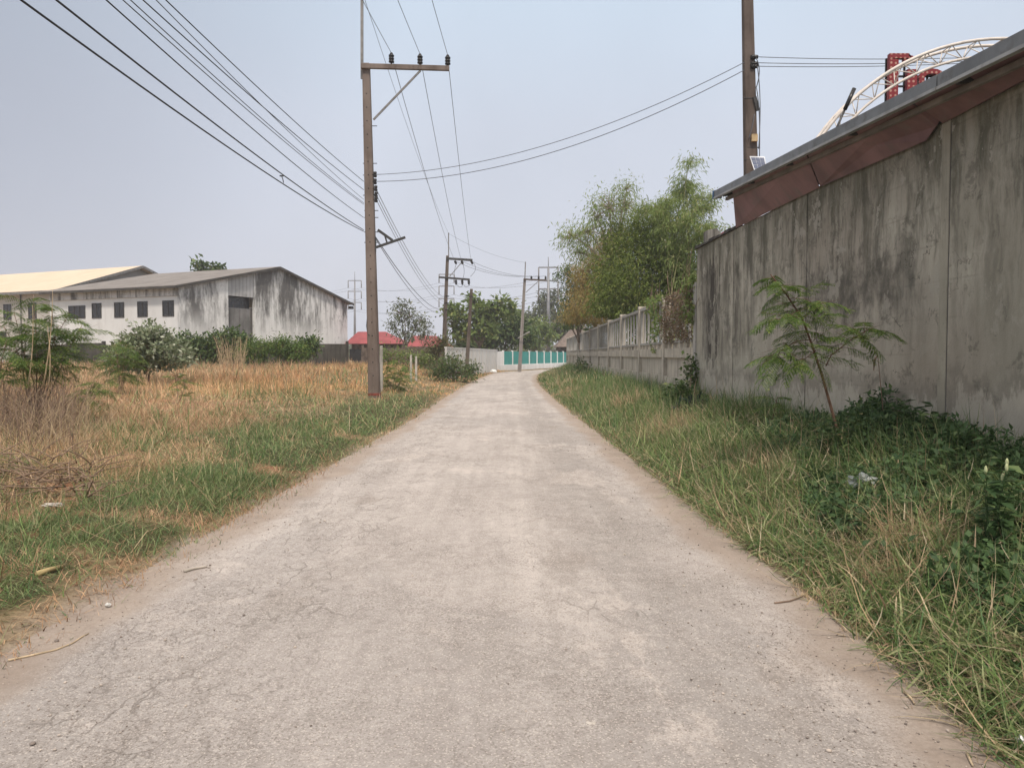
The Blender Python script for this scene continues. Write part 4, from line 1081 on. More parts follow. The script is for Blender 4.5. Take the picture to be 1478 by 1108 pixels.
c = [at(1082, 225.5, 20.45), at(1103.5, 226, 20.35), at(1111, 262, 20.15), at(1094, 262, 20.25)]
nv = (c[1] - c[0]).cross(c[3] - c[0]).normalized() * -.03
if nv.y < 0: nv = -nv
def qi(u, v): return c[0].lerp(c[1], u).lerp(c[3].lerp(c[2], u), v)
MB().slab(c, nv).build('frame', plain('white_frame', (.75, .76, .78), .4), sp_)
b = MB()
for i in range(3):
    for j in range(6):
        u0, u1, v0, v1 = .06 + i * .30, .06 + i * .30 + .28, .05 + j * .152, .05 + j * .152 + .138
        b.add([qi(u, v) - nv * .12 for u, v in ((u0, v0), (u1, v0), (u1, v1), (u0, v1))], [(0, 1, 2, 3)])
b.build('cells', plain('solar_cells', (.10, .12, .19), .3, .1, 3, spec=.6), sp_)
b = MB(); b.tube([qi(.5, .6) + nv * .8, Vector((qi(.5, .6).x, 20.5, 3.0))], .03, 6); b.build('stand', M_steel, sp_)

# ------------------------------------------------------------------ wires
def sag_line(p, q, s, n=28):
    return [p.lerp(q, t) - Vector((0, 0, 4 * s * t * (1 - t))) for t in [i / n for i in range(n + 1)]]
def wire(pts, r, label, group, m=None):
    b = MB(); b.tube(pts, r, 5); return tag(b.build('overhead_wire', m or M_wire, None, pts[0]), label, 'wire', group)
def back_wire(P, px, s, r, label, group, m=None):
    """from P back over the viewer, crossing the picture's top edge at px"""
    kz = at(px, 0, 1.0).z - EYE; kx = at(px, 0, 1.0).x
    YE = 15.0
    for _ in range(60):
        u = (Yp - YE) / 40; YE = (P.z - 4 * s * u * (1 - u) - EYE) / kz
    dx = (P.x - kx * YE) / (P.y - YE); n = 40; pts = []
    for i in range(n + 1):
        y = P.y - (P.y + 14) * i / n; u = (Yp - y) / 40
        pts.append(Vector((P.x + dx * (y - P.y), y, P.z - 4 * s * u * (1 - u))))
    return wire(pts, r, label, group, m)
G1 = 'low cables running back from the big pole'
lw = [(30, 334, .7, .0125, M_wire, 'lowest of the black cables sweeping down to the tall brown pole'),
      (81, 332, .55, .0125, M_wire, 'black cable tied by a small spacer to the lowest cable'),
      (153, 314, .6, .0095, M_wire, 'black cable alone between the spacer pair and the thin grey pair'),
      (177, 295, .6, .008, M_wireg, 'lower thin grey wire of the close grey pair'),
      (188, 293, .6, .008, M_wireg, 'upper thin grey wire of the close grey pair'),
      (206, 274, .6, .0098, M_wire, 'second highest black cable sweeping down to the tall brown pole'),
      (225, 288, .6, .007, M_wireg, 'thin grey wire crossing under the second highest black cable'),
      (239, 262, .6, .0098, M_wire, 'highest black cable of those sweeping down to the middle of the tall brown pole')]
for px, py, s, r, m_, lab in lw: back_wire(at(525, py, Yp), px, s, r, lab, G1, m_)
b = MB(); c = at(406.5, 254, 20.4); b.tube([c, c + Vector((.03, 0, -.08)), c + Vector((.05, 0, -.18))], .012, 5); b.tube([c - Vector((.05, 0, 0)), c + Vector((.05, 0, 0))], .02, 5)
tag(b.build('cable_spacer', M_wire, None, c), 'small wire spacer joining the two lowest black cables', 'cable spacer')
G2 = 'line wires on the crossarm'
for i, (px, nm_) in enumerate(((523, 'the crossarm insulator closest to the pole'), (574, 'the middle crossarm insulator'), (623.5, 'the outermost crossarm insulator'))):
    back_wire(MVP[i], px, .5, .009, 'line wire coming from overhead to ' + nm_, G2, M_wireg)
    wire(sag_line(MVP[i] - Vector((0, 0, .06)), M2[i], .55 - .05 * i), .011, 'line wire running away up the road from ' + nm_, G2, M_wireg)
    wire(sag_line(M2[i], M3[i], .5), .014, 'far line wire from two-arm pole to bend pole, %s' % ('nearest its pole', 'in the middle of the arm', 'at the arm tip')[i], 'far line wires', M_wireg)
sp1 = at(524, -8, Yp); sp2 = at(647.5, 337, Y2); sp3 = at(758.5, 379, Y3)
wire(sag_line(sp1, sp2, .5), .008, 'thin earth wire from the big pole spike down to the two-arm pole spike', 'earth wires', M_wireg)
wire(sag_line(sp2, sp3, .4), .009, 'thin earth wire between the spikes of the two far poles', 'earth wires', M_wireg)
G3 = 'low cables running up the road'
for i, (p, py2, s, r) in enumerate(((LVP[2], 430, .75, .011), (LVP[3], 436, .75, .011), (LVP[4], 440, .8, .010), (at(542, 342, Yp), 446, .8, .015), (at(542, 344, Yp), 449, 1.0, .012))):
    wire(sag_line(p, at(643, py2, Y2 - .15), s), r, ('uppermost low cable from the spool rack up the road', 'middle low cable from the spool rack up the road', 'lowest spool of the rack: thin cable up the road', 'thick black cable leaving by the bracket arm up the road', 'slack black cable hanging below the bracket arm cable')[i], G3, M_wire if i > 2 else M_wireg)
G4 = 'pair of service wires crossing the road'
wire(sag_line(LVP[0] + Vector((.05, 0, 0)), at(1076, 89.5, Y5 - .1), .66, 40), .010, 'upper service wire spanning the road between the big pole and the shed pole', G4, M_wireg)
wire(sag_line(LVP[1] + Vector((.05, 0, 0)), at(1077, 100, Y5 - .1), .72, 40), .011, 'lower service wire spanning the road between the big pole and the shed pole', G4, M_wireg)
for px, py, lab in ((1095, 82.5, 'top wire leading from the shed pole behind the red letters'), (1095, 91, 'middle wire leading from the shed pole behind the red letters'), (1095, 96, 'lowest wire leading from the shed pole behind the red letters')):
    p = at(px, py, Y5 - .1); q = at(1560, 75 + (py - 82) * .35, Y5 + 1.5)
    wire(sag_line(p, q, .12), .010, lab, 'wires beyond the shed pole', M_wireg)
    
# far transmission poles and their lines
M_pyl = plain('galvanised_pole', (.22, .22, .23), .5, .1, 1, .3)
def pylon(px, top, tip, arms, Y, label, half):
    base = at(px, 500, Y); base.z = 0
    t = thing('transmission_pole', label, 'transmission pole', base, 'far transmission poles')
    b = MB(); b.tube([base, at(px, top, Y)], [.42, .16], 8); b.build('mast', M_pyl, t)
    b = MB(); b.tube([at(px, top + 1, Y), at(px, tip, Y)], .07, 5); b.build('spike', M_pyl, t)
    hang = []
    for py in arms:
        b = MB(); c = at(px, py, Y); b.bar(c - Vector((half, 0, 0)), c + Vector((half, 0, 0)), .2, .2); b.build('crossarm', M_pyl, t)
        for s in (-1, 1):
            e = c + Vector((s * half, 0, 0)); b = MB(); b.tube([e, e - Vector((0, 0, 1.9))], .12, 6); b.build('insulator', M_steel, t); hang.append(e - Vector((0, 0, 1.9)))
    return hang
Ha = pylon(512, 404, 392, (405, 420.5, 436.5), 205, 'far transmission pole standing just beyond the warehouse gable', 1.75)
Hb = pylon(644.5, 396, 385, (396, 413, 431), 175, 'far transmission pole hidden behind the two-arm power pole', 1.7)
Hc = pylon(791.5, 385, 371, (386, 405, 417), 128, 'far transmission pole rising over the hazy tree by the bamboo', 1.6)
for k in range(6):
    lv = ('top', 'middle', 'bottom')[k // 2]; sd2 = ('near', 'far')[k % 2]
    far = Ha[k] + (Ha[k] - Hb[k]) * 1.2
    for a_, c_, w_ in ((far, Ha[k], 'west beyond the warehouse'), (Ha[k], Hb[k], 'between warehouse and two-arm pole'), (Hb[k], Hc[k], 'between the two-arm pole and bamboo')):
        wire(sag_line(a_, c_, 1.3, 14), .022, '%s transmission line wire, %s side, %s' % (lv, sd2, w_), 'far transmission lines', M_wireg)
    wire(sag_line(Hc[k], Hc[k] + (Hc[k] - Hb[k]) * .9, 1.3, 14), .02, '%s transmission line wire, %s side, leading behind the bamboo' % (lv, sd2), 'far transmission lines', M_wireg)
# ------------------------------------------------------------------ trees and plants
M_bark = plain('grey_bark', (.16, .125, .10), .95, .3, 6, 0, (.08, .06, .05), .5)
M_barkp = plain('pale_bark', (.34, .29, .235), .95, .2, 6, 0, (.18, .15, .12), .5)
M_twig = plain('dry_twig', (.23, .16, .115), .9, .35, 5)
M_twigp = plain('straw_stalk', (.42, .32, .2), .9, .25, 5)
M_leafA = leafmat('broad_leaf', (.13, .19, .05), (.24, .31, .10), (.36, .37, .14), trans=.4)
M_leafB = leafmat('bamboo_leaf', (.20, .275, .08), (.36, .43, .15), (.46, .44, .22), trans=.5)
M_leafC = leafmat('dense_bamboo_leaf', (.115, .165, .032), (.245, .305, .075), (.36, .36, .12), trans=.45)
M_leafO = leafmat('ochre_leaf', (.33, .245, .085), (.46, .355, .145), (.28, .31, .09), trans=.45)
M_leafD = leafmat('dark_leaf', (.055, .10, .03), (.13, .19, .06), (.21, .24, .09))
M_leafG = leafmat('grey_green_leaf', (.17, .21, .11), (.32, .36, .24), (.48, .49, .38))
M_leafF = leafmat('feather_leaf', (.065, .125, .026), (.155, .235, .048), (.28, .33, .085))
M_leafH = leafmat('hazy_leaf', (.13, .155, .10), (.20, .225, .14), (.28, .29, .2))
M_leafW = leafmat('weed_leaf', (.045, .09, .035), (.105, .175, .065), (.16, .22, .085))
M_leafY = leafmat('dry_creeper_leaf', (.16, .11, .07), (.28, .205, .13), (.19, .20, .08))

def curve3(p, q, r, n=8): return [p * (1 - t) ** 2 + q * 2 * t * (1 - t) + r * t * t for t in [i / n for i in range(n + 1)]]

def crown_tips(blobs, hollow=.55):
    cs = []; own = []
    for i, (c, rad, n) in enumerate(blobs):
        u = rand_unit(n) * (hollow + (1 - hollow) * rng.random((n, 1)) ** .7) * rng.uniform(.8, 1.15, (n, 1))
        cs.append(np.array(c) + u * np.array(rad)); own += [i] * n
    return np.concatenate(cs), np.array(own)

def tree(name, label, cat, base, blobs, L, W, k, spread, mleaf, mbark, r0=.15, fork=.45, droop=.3, group=None, twigs=.25, stems=1, trunk_top=None, twig_r=.02, behind=None):
    t = thing(name, label, cat, base, group)
    base = Vector(base)
    b = MB()
    cen = Vector(np.mean([bb[0] for bb in blobs], 0))
    fk = trunk_top or base.lerp(Vector((cen.x, cen.y, cen.z)), fork)
    for s in range(stems):
        o = Vector((random.uniform(-1, 1), random.uniform(-1, 1), 0)) * (.3 * r0 * 6 if stems > 1 else 0)
        mid = (base + fk) / 2 + Vector((random.uniform(-.15, .15), random.uniform(-.15, .15), 0)) * (fk - base).length * .5
        b.tube(curve3(base + o - Vector((0, 0, .15)), mid + o, fk + o * 1.5), [r0 * (1 - .4 * i / 8) for i in range(9)], 7)
    tips, own = crown_tips(blobs)
    for i, (c, rad, n) in enumerate(blobs):
        c = Vector(c); m = fk.lerp(c, .5) + Vector((0, 0, .15 * (c - fk).length))
        b.tube(curve3(fk, m, c, 6), [r0 * .55 * (1 - .65 * j / 6) for j in range(7)], 6)
        tp = tips[own == i]
        for q in tp[:: max(1, int(1 / twigs))]:
            q = Vector(q); b.tube(curve3(c, c.lerp(q, .5) + Vector((0, 0, .1 * (q - c).length)), q, 3), [twig_r, twig_r * .75, twig_r * .5, twig_r * .25], 4, False)
    b.build('trunk', mbark, t)
    n = len(tips) * k
    base_c = np.repeat(tips, k, 0) + rng.normal(size=(n, 3)) * spread
    if behind is not None:
        lim = fx(base_c[:, 1]) + .3 + .5 * rng.random(n)
        low = base_c[:, 2] < 3.7
        base_c[:, 0] = np.where(low, np.maximum(base_c[:, 0], lim), base_c[:, 0])
    out = np.repeat(nrm(tips - np.array(cen)), k, 0)
    d = nrm(rand_unit(n) + .5 * out + np.array([0, 0, -droop]))
    nn = nrm(rand_unit(n) * .7 + np.array([0, 0, 1.]))
    foliage('crown', base_c, d, nn, L * rng.uniform(.6, 1.25, n), W * rng.uniform(.6, 1.25, n), mleaf, t)
    return t

def bl(px, py, Y, rx, ry, n, rd=None, dy=0):
    """crown clump: picture position at distance Y, radii in photo pixels"""
    s = Y / F; c = at(px, py, Y); return ((c.x, c.y + dy, c.z), (rx * s, (rd or rx) * s, ry * s), n)
def ground_at(px, Y): x = at(px, 500, Y).x; return (x, Y, h1(x, Y))

# feathery tall bamboo, dense bamboo, dry bamboo, pale-trunked tree, dark tree: behind the fence
def bamboo(label, bx, by, culms, L, W, per, mleaf, spread, hang, mculm, start=.25, culm_r=.035):
    t = thing('bamboo_clump', label, 'bamboo', (bx, by, 0)); b = MB(); C = []; D = []
    for (tipx, tipy, tipY, lean) in culms:
        tip = at(tipx, tipy, tipY); g = Vector((bx + random.uniform(-.9, .9), by + random.uniform(-.9, .9), 0))
        m = Vector((g.x * .75 + tip.x * .25, g.y * .75 + tip.y * .25, tip.z * (1.0 + lean)))
        pts = curve3(g, m, tip, 14); b.tube(pts, [culm_r * (1 - .85 * i / 14) + .004 for i in range(15)], 5, False)
        for j in range(per):
            u = start + (1 - start) * random.random() ** .9
            i = min(13, int(u * 14)); f = u * 14 - i; p = pts[i].lerp(pts[i + 1], f)
            sw = spread * (1.25 - u * .95)
            dv = Vector(rand_unit(1)[0]); dv.z *= .5; dv.normalize(); e = p + dv * sw * random.uniform(.2, 1)
            if j % 3 == 0: b.tube([p, p.lerp(e, .5) + Vector((0, 0, .06)), e], [.008, .006, .003], 3, False)
            for q in range(3):
                pq = p.lerp(e, .35 + .32 * q); C.append((pq.x, pq.y, pq.z)); D.append((dv.x, dv.y, dv.z))
    b.build('culms', mculm, t)
    C = np.array(C); D = np.array(D); r = 4; n = len(C) * r
    c = np.repeat(C, r, 0) + rng.normal(size=(n, 3)) * .13; d = nrm(np.repeat(D, r, 0) * .6 + rand_unit(n) * .6 + np.array([0, 0, -hang]))
    foliage('leaves', c, d, nrm(rand_unit(n) + np.array([0, 0, .6])), L * rng.uniform(.6, 1.3, n), W * rng.uniform(.7, 1.2, n), mleaf, t)
    return t
M_culm = plain('bamboo_culm', (.22, .22, .09), .6, .3, 4)
M_culmd = plain('dry_culm', (.30, .24, .13), .7, .3, 4)
YB = 38.0
c1 = [(1002, 234, YB, .12), (985, 262, YB + 1, .1), (962, 290, YB, .1), (1030, 300, YB + 1, .12), (1042, 268 + 20, YB, .15), (1010, 285, YB + 2, .1), (945, 300, YB + 1, .1), (975, 250 + 30, YB + 2, .1), (1020, 330, YB - 1, .15), (1000, 270, YB + 1, .08), (1048, 330, YB, .2), (955, 330, YB, .1), (990, 310, YB - 1, .1), (930, 298, YB + 1, .06), (945, 306, YB, .06), (918, 305, YB + 2, .06), (952, 300, YB + 2, .06), (1022, 300, YB + 1, .1), (1012, 345, YB - .5, .15)]
bamboo('tall airy bamboo with feathery tops highest behind the fence', float(at(975, 500, YB).x), YB + .5, c1, .26, .042, 62, M_leafB, 1.7, .75, M_culm, .32)
c2 = [(880 + 12 * k % 130 + 6 * (k % 3), 335 + (k * 37) % 60, 40 + (k % 4) - 1.5, .05) for k in range(16)]
t_ = tree('bamboo_clump', 'dense dark green bamboo mass standing full to the fence top', 'bamboo', (float(at(930, 500, 40).x), 40.5, 0),
     [bl(890, 400, 40.5, 30, 40, 90), bl(880, 455, 40.5, 28, 40, 90), bl(930, 400, 40, 52, 62, 170), bl(905, 430, 39, 42, 50, 130), bl(962, 412, 40, 42, 58, 150), bl(925, 360, 40.5, 34, 30, 80), bl(950, 345, 41, 30, 26, 60), bl(935, 325, 41, 30, 18, 40), bl(900, 345, 41.5, 28, 24, 50), bl(990, 440, 39, 25, 50, 110), bl(975, 390, 39.5, 24, 40, 80), bl(915, 470, 39, 42, 32, 70)],
     .27, .06, 32, .32, M_leafC, M_culm, .05, .3, .6, twigs=.4, stems=9, twig_r=.012, behind=1)
c3 = [(812, 330, 45, .25), (806, 352, 46, .25), (835, 310, 45, .2), (858, 292, 45, .12), (880, 280, 45, .1), (902, 270, 46, .1), (918, 292, 45, .1), (890, 300, 44, .1), (845, 340, 44, .2), (925, 315, 45, .08), (870, 310, 44, .1), (822, 372, 46, .25), (898, 320, 45, .1)]
tp = at(884, 392, 42)
tr = tree('slender_tree', 'slender tree with pale forked trunk in front of the ochre bamboo', 'tree', (at(893, 500, 42).x, 42, 0),
     [bl(880, 300, 42, 30, 32, 62), bl(905, 295, 42.5, 20, 26, 44), bl(850, 335, 42, 24, 20, 44), bl(825, 340, 42, 20, 16, 38), bl(896, 335, 42, 22, 26, 34), bl(838, 365, 42.5, 26, 12, 30), bl(862, 312, 42, 20, 14, 28), bl(905, 272, 42, 16, 9, 18)],
     .27, .05, 14, .30, M_leafB, M_barkp, .15, .5, .8, trunk_top=tp, twigs=1, twig_r=.022)
b_o = tree('dry_bamboo', 'ochre dried bamboo thicket leaning over the fence', 'bamboo', (float(at(852, 500, 50).x) + .6, 50, 0),
     [bl(880, 360, 50, 20, 26, 60), bl(846, 405, 50, 22, 26, 90), bl(862, 400, 50, 30, 40, 130), bl(848, 445, 49, 34, 30, 140), bl(880, 440, 49, 30, 34, 120), bl(872, 370, 50, 22, 26, 80), bl(832, 465, 50, 20, 18, 60)],
     .30, .05, 24, .30, M_leafO, M_culmd, .04, .3, .4, twigs=.5, stems=7, twig_r=.014, behind=1)
tree('leafy_tree', 'dark green tree rising beside the ochre bamboo over the far end of the fence', 'tree', (float(at(832, 500, 60).x) + .6, 60, 0),
     [bl(832, 415, 60, 20, 28, 70), bl(826, 445, 60, 15, 22, 50), bl(818, 395, 60, 14, 12, 24), bl(840, 460, 60, 18, 22, 50), bl(822, 470, 60, 12, 14, 30)],
     .32, .09, 16, .30, M_leafD, M_bark, .16, .45, .5, twigs=.5, behind=1)
# broad-leaved trees behind the white wall
tree('leafy_tree', 'broad-leaved tree with loose bright leaves behind the white panel wall', 'tree', (at(690, 500, 84).x, 84, 0),
     [bl(662, 458, 84, 16, 14, 34), bl(690, 452, 84, 16, 14, 34), bl(712, 447, 84, 13, 13, 28), bl(728, 449, 84, 10, 10, 20), bl(700, 470, 84, 20, 13, 38), bl(672, 478, 84, 18, 12, 30), bl(652, 447, 84, 9, 8, 12), bl(684, 436, 84, 9, 6, 10), bl(725, 436, 84, 7, 6, 8), bl(736, 440, 84, 6, 5, 6)],
     .66, .40, 9, .38, M_leafA, M_bark, .2, .4, .3, twigs=.6, twig_r=.035)
tree('leafy_tree', 'low dense dark tree filling the gap above the teal fence', 'tree', (at(730, 500, 92).x, 92, 0),
     [bl(716, 486, 92, 22, 15, 60), bl(738, 478, 92, 18, 17, 60), bl(690, 492, 92, 22, 10, 44), bl(757, 484, 92, 16, 14, 40), bl(742, 462, 92, 14, 14, 30), bl(668, 494, 92, 14, 10, 26)],
     .6, .3, 14, .42, M_leafD, M_bark, .2, .4, .4, twigs=.4)
tree('leafy_tree', 'yellowish green bush-like tree just over the top of the teal fence', 'tree', (at(770, 500, 98).x, 108, 0),
     [bl(772, 488, 108, 14, 12, 40), bl(788, 482, 108, 12, 12, 34), bl(760, 494, 108, 9, 8, 20), bl(780, 468, 108, 12, 9, 24)], .6, .26, 12, .42, M_leafA, M_bark, .2, .4, .4)
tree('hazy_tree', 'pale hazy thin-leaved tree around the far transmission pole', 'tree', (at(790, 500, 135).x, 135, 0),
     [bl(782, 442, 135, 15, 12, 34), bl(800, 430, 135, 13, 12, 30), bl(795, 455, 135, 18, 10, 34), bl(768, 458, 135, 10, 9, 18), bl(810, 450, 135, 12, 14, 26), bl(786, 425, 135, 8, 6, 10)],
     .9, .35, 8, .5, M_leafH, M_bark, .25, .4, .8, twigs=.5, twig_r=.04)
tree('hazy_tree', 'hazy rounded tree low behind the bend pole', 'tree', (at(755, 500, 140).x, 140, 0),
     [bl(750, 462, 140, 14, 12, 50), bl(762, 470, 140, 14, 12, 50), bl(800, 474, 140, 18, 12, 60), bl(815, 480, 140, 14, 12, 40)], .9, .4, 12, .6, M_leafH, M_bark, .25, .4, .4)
tree('slender_tree', 'small open tree with sparse leaves before the red roofs', 'tree', (at(583, 500, 68).x, 68, 0),
     [bl(578, 452, 68, 16, 14, 24), bl(592, 458, 68, 16, 14, 24), bl(570, 470, 68, 14, 12, 18), bl(600, 474, 68, 14, 12, 18), bl(584, 440, 68, 14, 6, 12), bl(607, 462, 68, 6, 12, 8), bl(585, 482, 68, 18, 8, 18)],
     .36, .14, 8, .26, M_leafH, M_bark, .1, .45, .3, twigs=1, twig_r=.022)
tree('slender_tree', 'thin young tree between the red roof and the dark two-arm pole', 'tree', (at(612, 500, 72).x, 72, 0),
     [bl(612, 466, 72, 9, 14, 12), bl(618, 480, 72, 10, 10, 12), bl(606, 484, 72, 9, 8, 10)], .36, .14, 7, .26, M_leafH, M_bark, .07, .45, .3, twigs=1)
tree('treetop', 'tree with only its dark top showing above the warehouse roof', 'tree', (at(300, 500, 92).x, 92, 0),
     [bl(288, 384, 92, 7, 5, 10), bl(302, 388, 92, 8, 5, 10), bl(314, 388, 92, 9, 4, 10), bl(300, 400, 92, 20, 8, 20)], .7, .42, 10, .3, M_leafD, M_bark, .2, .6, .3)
# a distant green belt beyond everything
cs = []; n = 1500
xx = rng.uniform(-150, 150, n); yy = rng.uniform(235, 265, n); zz = rng.random(n) * (3 + 3.5 * vnoise(xx * .12, yy * 0, 5))
pp = np.repeat(np.stack([xx, yy, zz], 1), 12, 0) + rng.normal(size=(n * 12, 3)) * np.array([1.3, 1, .8])
V, f = leaf_arrays(pp, nrm(rand_unit(len(pp))), rand_unit(len(pp)), rng.uniform(1.2, 2.2, len(pp)), rng.uniform(.8, 1.4, len(pp)))
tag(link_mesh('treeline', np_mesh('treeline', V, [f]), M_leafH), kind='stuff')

# bushes in front of the boundary wall
def bush(name, label, blobs, L, W, k, spread, mleaf, base=None, cat='bush', group=None, droop=.1, tw=.4):
    c = np.mean([b_[0] for b_ in blobs], 0); base = base or (c[0], c[1], h1(c[0], c[1]))
    return tree(name, label, cat, base, blobs, L, W, k, spread, mleaf, M_twig, .05, .4, droop, group, twigs=tw, stems=3, twig_r=.014)
GB = 'bushes along the boundary wall'
bush('bush', 'dark green bush against the boundary wall nearest the white wall of the warehouse', [bl(265, 500, 50, 26, 16, 90), bl(295, 502, 50, 22, 15, 80)], .3, .15, 14, .2, M_leafD, group=GB)
bush('bush', 'dark green bush with a peaked top below the recessed bay of the warehouse', [bl(325, 492, 50, 22, 17, 90), bl(350, 500, 50, 20, 14, 70), bl(318, 506, 50, 22, 12, 60)], .3, .15, 14, .2, M_leafD, group=GB)
bush('bush', 'light green feathery bush below the gable end', [bl(372, 506, 48, 20, 15, 80), bl(352, 514, 48, 14, 9, 30)], .22, .06, 18, .2, M_leafF, group=GB)
bush('bush', 'spreading mid green bush at the middle of the gable end', [bl(405, 502, 49, 20, 15, 80), bl(428, 507, 49, 18, 12, 60)], .22, .08, 18, .2, M_leafF, group=GB)
bush('bush', 'dark leafy bush on the wall where the gable end stops', [bl(446, 497, 52, 14, 9, 44), bl(440, 506, 52, 16, 9, 44)], .3, .14, 14, .2, M_leafD, group=GB)
bush('bush', 'spreading green bush beside the white panel wall at the edge of the road', [bl(648, 530, 44, 20, 10, 60), bl(660, 538, 44, 30, 6, 60), bl(676, 531, 44.5, 12, 8, 26), bl(634, 534, 43.5, 18, 8, 36), bl(655, 520, 44.5, 10, 8, 22)], .2, .08, 12, .22, leafmat('roadside_bush_leaf', (.065, .11, .035), (.15, .20, .065), (.22, .2, .09)))
bush('bush', 'tangled brownish creeper bush at the foot of the dark two-arm pole', [bl(632, 502, 52, 12, 12, 40), bl(622, 510, 52, 14, 10, 40), bl(640, 496, 52, 8, 10, 24)], .24, .1, 10, .22, leafmat('tangle_leaf', (.09, .10, .04), (.2, .16, .08), (.13, .16, .05)))
bush('bush', 'low green scrub at the foot of the brick wall', [bl(565, 512, 50, 20, 9, 40), bl(590, 516, 50, 16, 8, 30), bl(610, 520, 50, 14, 8, 30)], .22, .09, 12, .2, M_leafA)
bush('bush', 'grey-green soft-leaved bush with pale leaves standing in the dry field', [bl(215, 498, 29, 34, 24, 90), bl(245, 512, 29, 30, 18, 60), bl(185, 512, 29, 26, 16, 50), bl(195, 505, 29, 22, 16, 40), bl(225, 484, 29, 18, 12, 30), bl(210, 520, 29, 34, 10, 40)], .21, .12, 13, .16, M_leafG, group=None, droop=-.2)

# feather-leaved leucaena plants
def feather(C, D, Nn, size, npin, nlf, out, lw=.0035, ll=.011, lift=.0):
    """one twice-divided leaf: rachis from C along D; leaflets appended to out"""
    C = Vector(C); D = Vector(D).normalized(); sdv = D.cross(Vector(Nn)).normalized(); up = sdv.cross(D)
    for i in range(npin):
        t = i / max(1, npin - 1); p = C + D * size * t * .85 - up * (size * .28 * t * t)
        for s in (-1, 1):
            pd = (sdv * s + D * .7 - up * random.uniform(.15, .75)).normalized(); pl = size * .46 * (1 - .25 * abs(t - .55)) * random.uniform(.85, 1.1)
            pn = pd.cross(up).normalized(); pu = pn.cross(pd)
            for j in range(nlf):
                v = (j + .5) / nlf; q = p + pd * pl * v - pu * pl * .22 * v * v
                for s2 in (-1, 1):
                    out[0].append(q[:]); dd = (pn * s2 + pd * .45).normalized(); out[1].append(dd[:]); out[2].append(pu[:])
def leucaena(name, label, base, stems, size, npin, nlf, ll, lw, mleaf, mstem, nleaf, r0=.02, group=None, cat='sapling', fan=1.0, start=.45):
    t = thing(name, label, cat, base, group); b = MB(); out = [[], [], []]
    for pts, nl, rr in stems:
        pts = [Vector(p) for p in pts]; sm = []
        k = len(pts)
        for i in range(k - 1):
            for j in range(5): sm.append(pts[i].lerp(pts[i + 1], j / 5))
        sm.append(pts[-1]); n = len(sm)
        b.tube(sm, [rr * (1 - .7 * i / n) for i in range(n)], 6)
        for i in range(nl):
            u = start + (1 - start) * (i / max(1, nl - 1)); idx = min(n - 2, int(u * (n - 1))); p = sm[idx]
            ax = (sm[idx + 1] - sm[idx]).normalized(); a = i * 2.4 + random.uniform(-.4, .4)
            o = Vector((math.cos(a), math.sin(a) * .8, random.uniform(-.25, .55))); d = (o * fan + ax * .35).normalized()
            sz_ = size * random.uniform(.75, 1.15) * (1 - .35 * max(0, u - .85) / .15)
            pet = p + d * sz_ * .3
            b.tube([p, p.lerp(pet, .5) + Vector((0, 0, .01)), pet, pet + d * sz_ * .6 - Vector((0, 0, sz_ * .1))], [.004, .003, .0025, .001], 4, False)
            feather(pet, d - Vector((0, 0, random.uniform(.1, .6))), Vector((0, 0, 1)), sz_, npin, nlf, out)
    b.build('stem', mstem, t)
    n = len(out[0])
    foliage('leaves', np.array(out[0]), np.array(out[1]), np.array(out[2]), np.full(n, ll) * rng.uniform(.8, 1.2, n), np.full(n, lw) * rng.uniform(.8, 1.2, n), mleaf, t)
    return t
YS = 8.6
sb = at(1214, 650, YS); sb.z = h1(sb.x, YS)
st_ = [at(1215, 645, YS), at(1200, 590, YS), at(1186, 540, YS), at(1171, 495, YS), at(1157, 458, YS + .05), at(1135, 425, YS + .1), at(1112, 396, YS + .1)]
br_ = [at(1192, 528, YS), at(1200, 512, YS - .05), at(1232, 488, YS - .1), at(1258, 474, YS - .1)]
M_stem = plain('reddish_stem', (.13, .075, .05), .8, .3, 10)
leucaena('leucaena_sapling', 'leaning feathery-leaved sapling with bare reddish stem in front of the plaster wall', sb,
         [([sb - Vector((0, 0, .05))] + st_, 31, .020), (br_, 16, .007), ([at(1172, 490, YS), at(1150, 492, YS - .05), at(1128, 505, YS - .1), at(1118, 520, YS - .1)], 12, .006), ([at(1158, 458, YS), at(1140, 456, YS - .1), at(1118, 462, YS - .15)], 8, .006), ([at(1178, 505, YS), at(1165, 515, YS - .1), at(1152, 528, YS - .15)], 6, .005), ([at(1158, 458, YS), at(1172, 448, YS), at(1188, 436, YS + .1)], 8, .005)], .31, 6, 10, .025, .0115, M_leafF, M_stem, 26, start=.5)
sb2 = at(1110, 620, 11.5); sb2.z = h1(sb2.x, 11.5)
leucaena('leucaena_seedling', 'small feathery seedling low in the grass close to the plaster wall', sb2, [([sb2, at(1118, 590, 11.5), at(1122, 572, 11.5)], 6, .008)], .26, 5, 8, .028, .009, M_leafF, M_stem, 6)

b = MB(); q = [at(x_, y_, 8.9) for x_, y_ in ((1276, 625), (1274, 585), (1270, 545), (1267, 512), (1263, 507))]; b.tube(q, [.006, .006, .005, .004, .003], 5); b.tube([q[3], at(1262, 520, 8.88), at(1261, 535, 8.88)], [.006, .014, .004], 5)
tag(b.build('dead_stalk', M_twig, None, q[0]), 'thin dead upright stalk with a dark seed pod standing against the plaster wall', 'dry stalk')
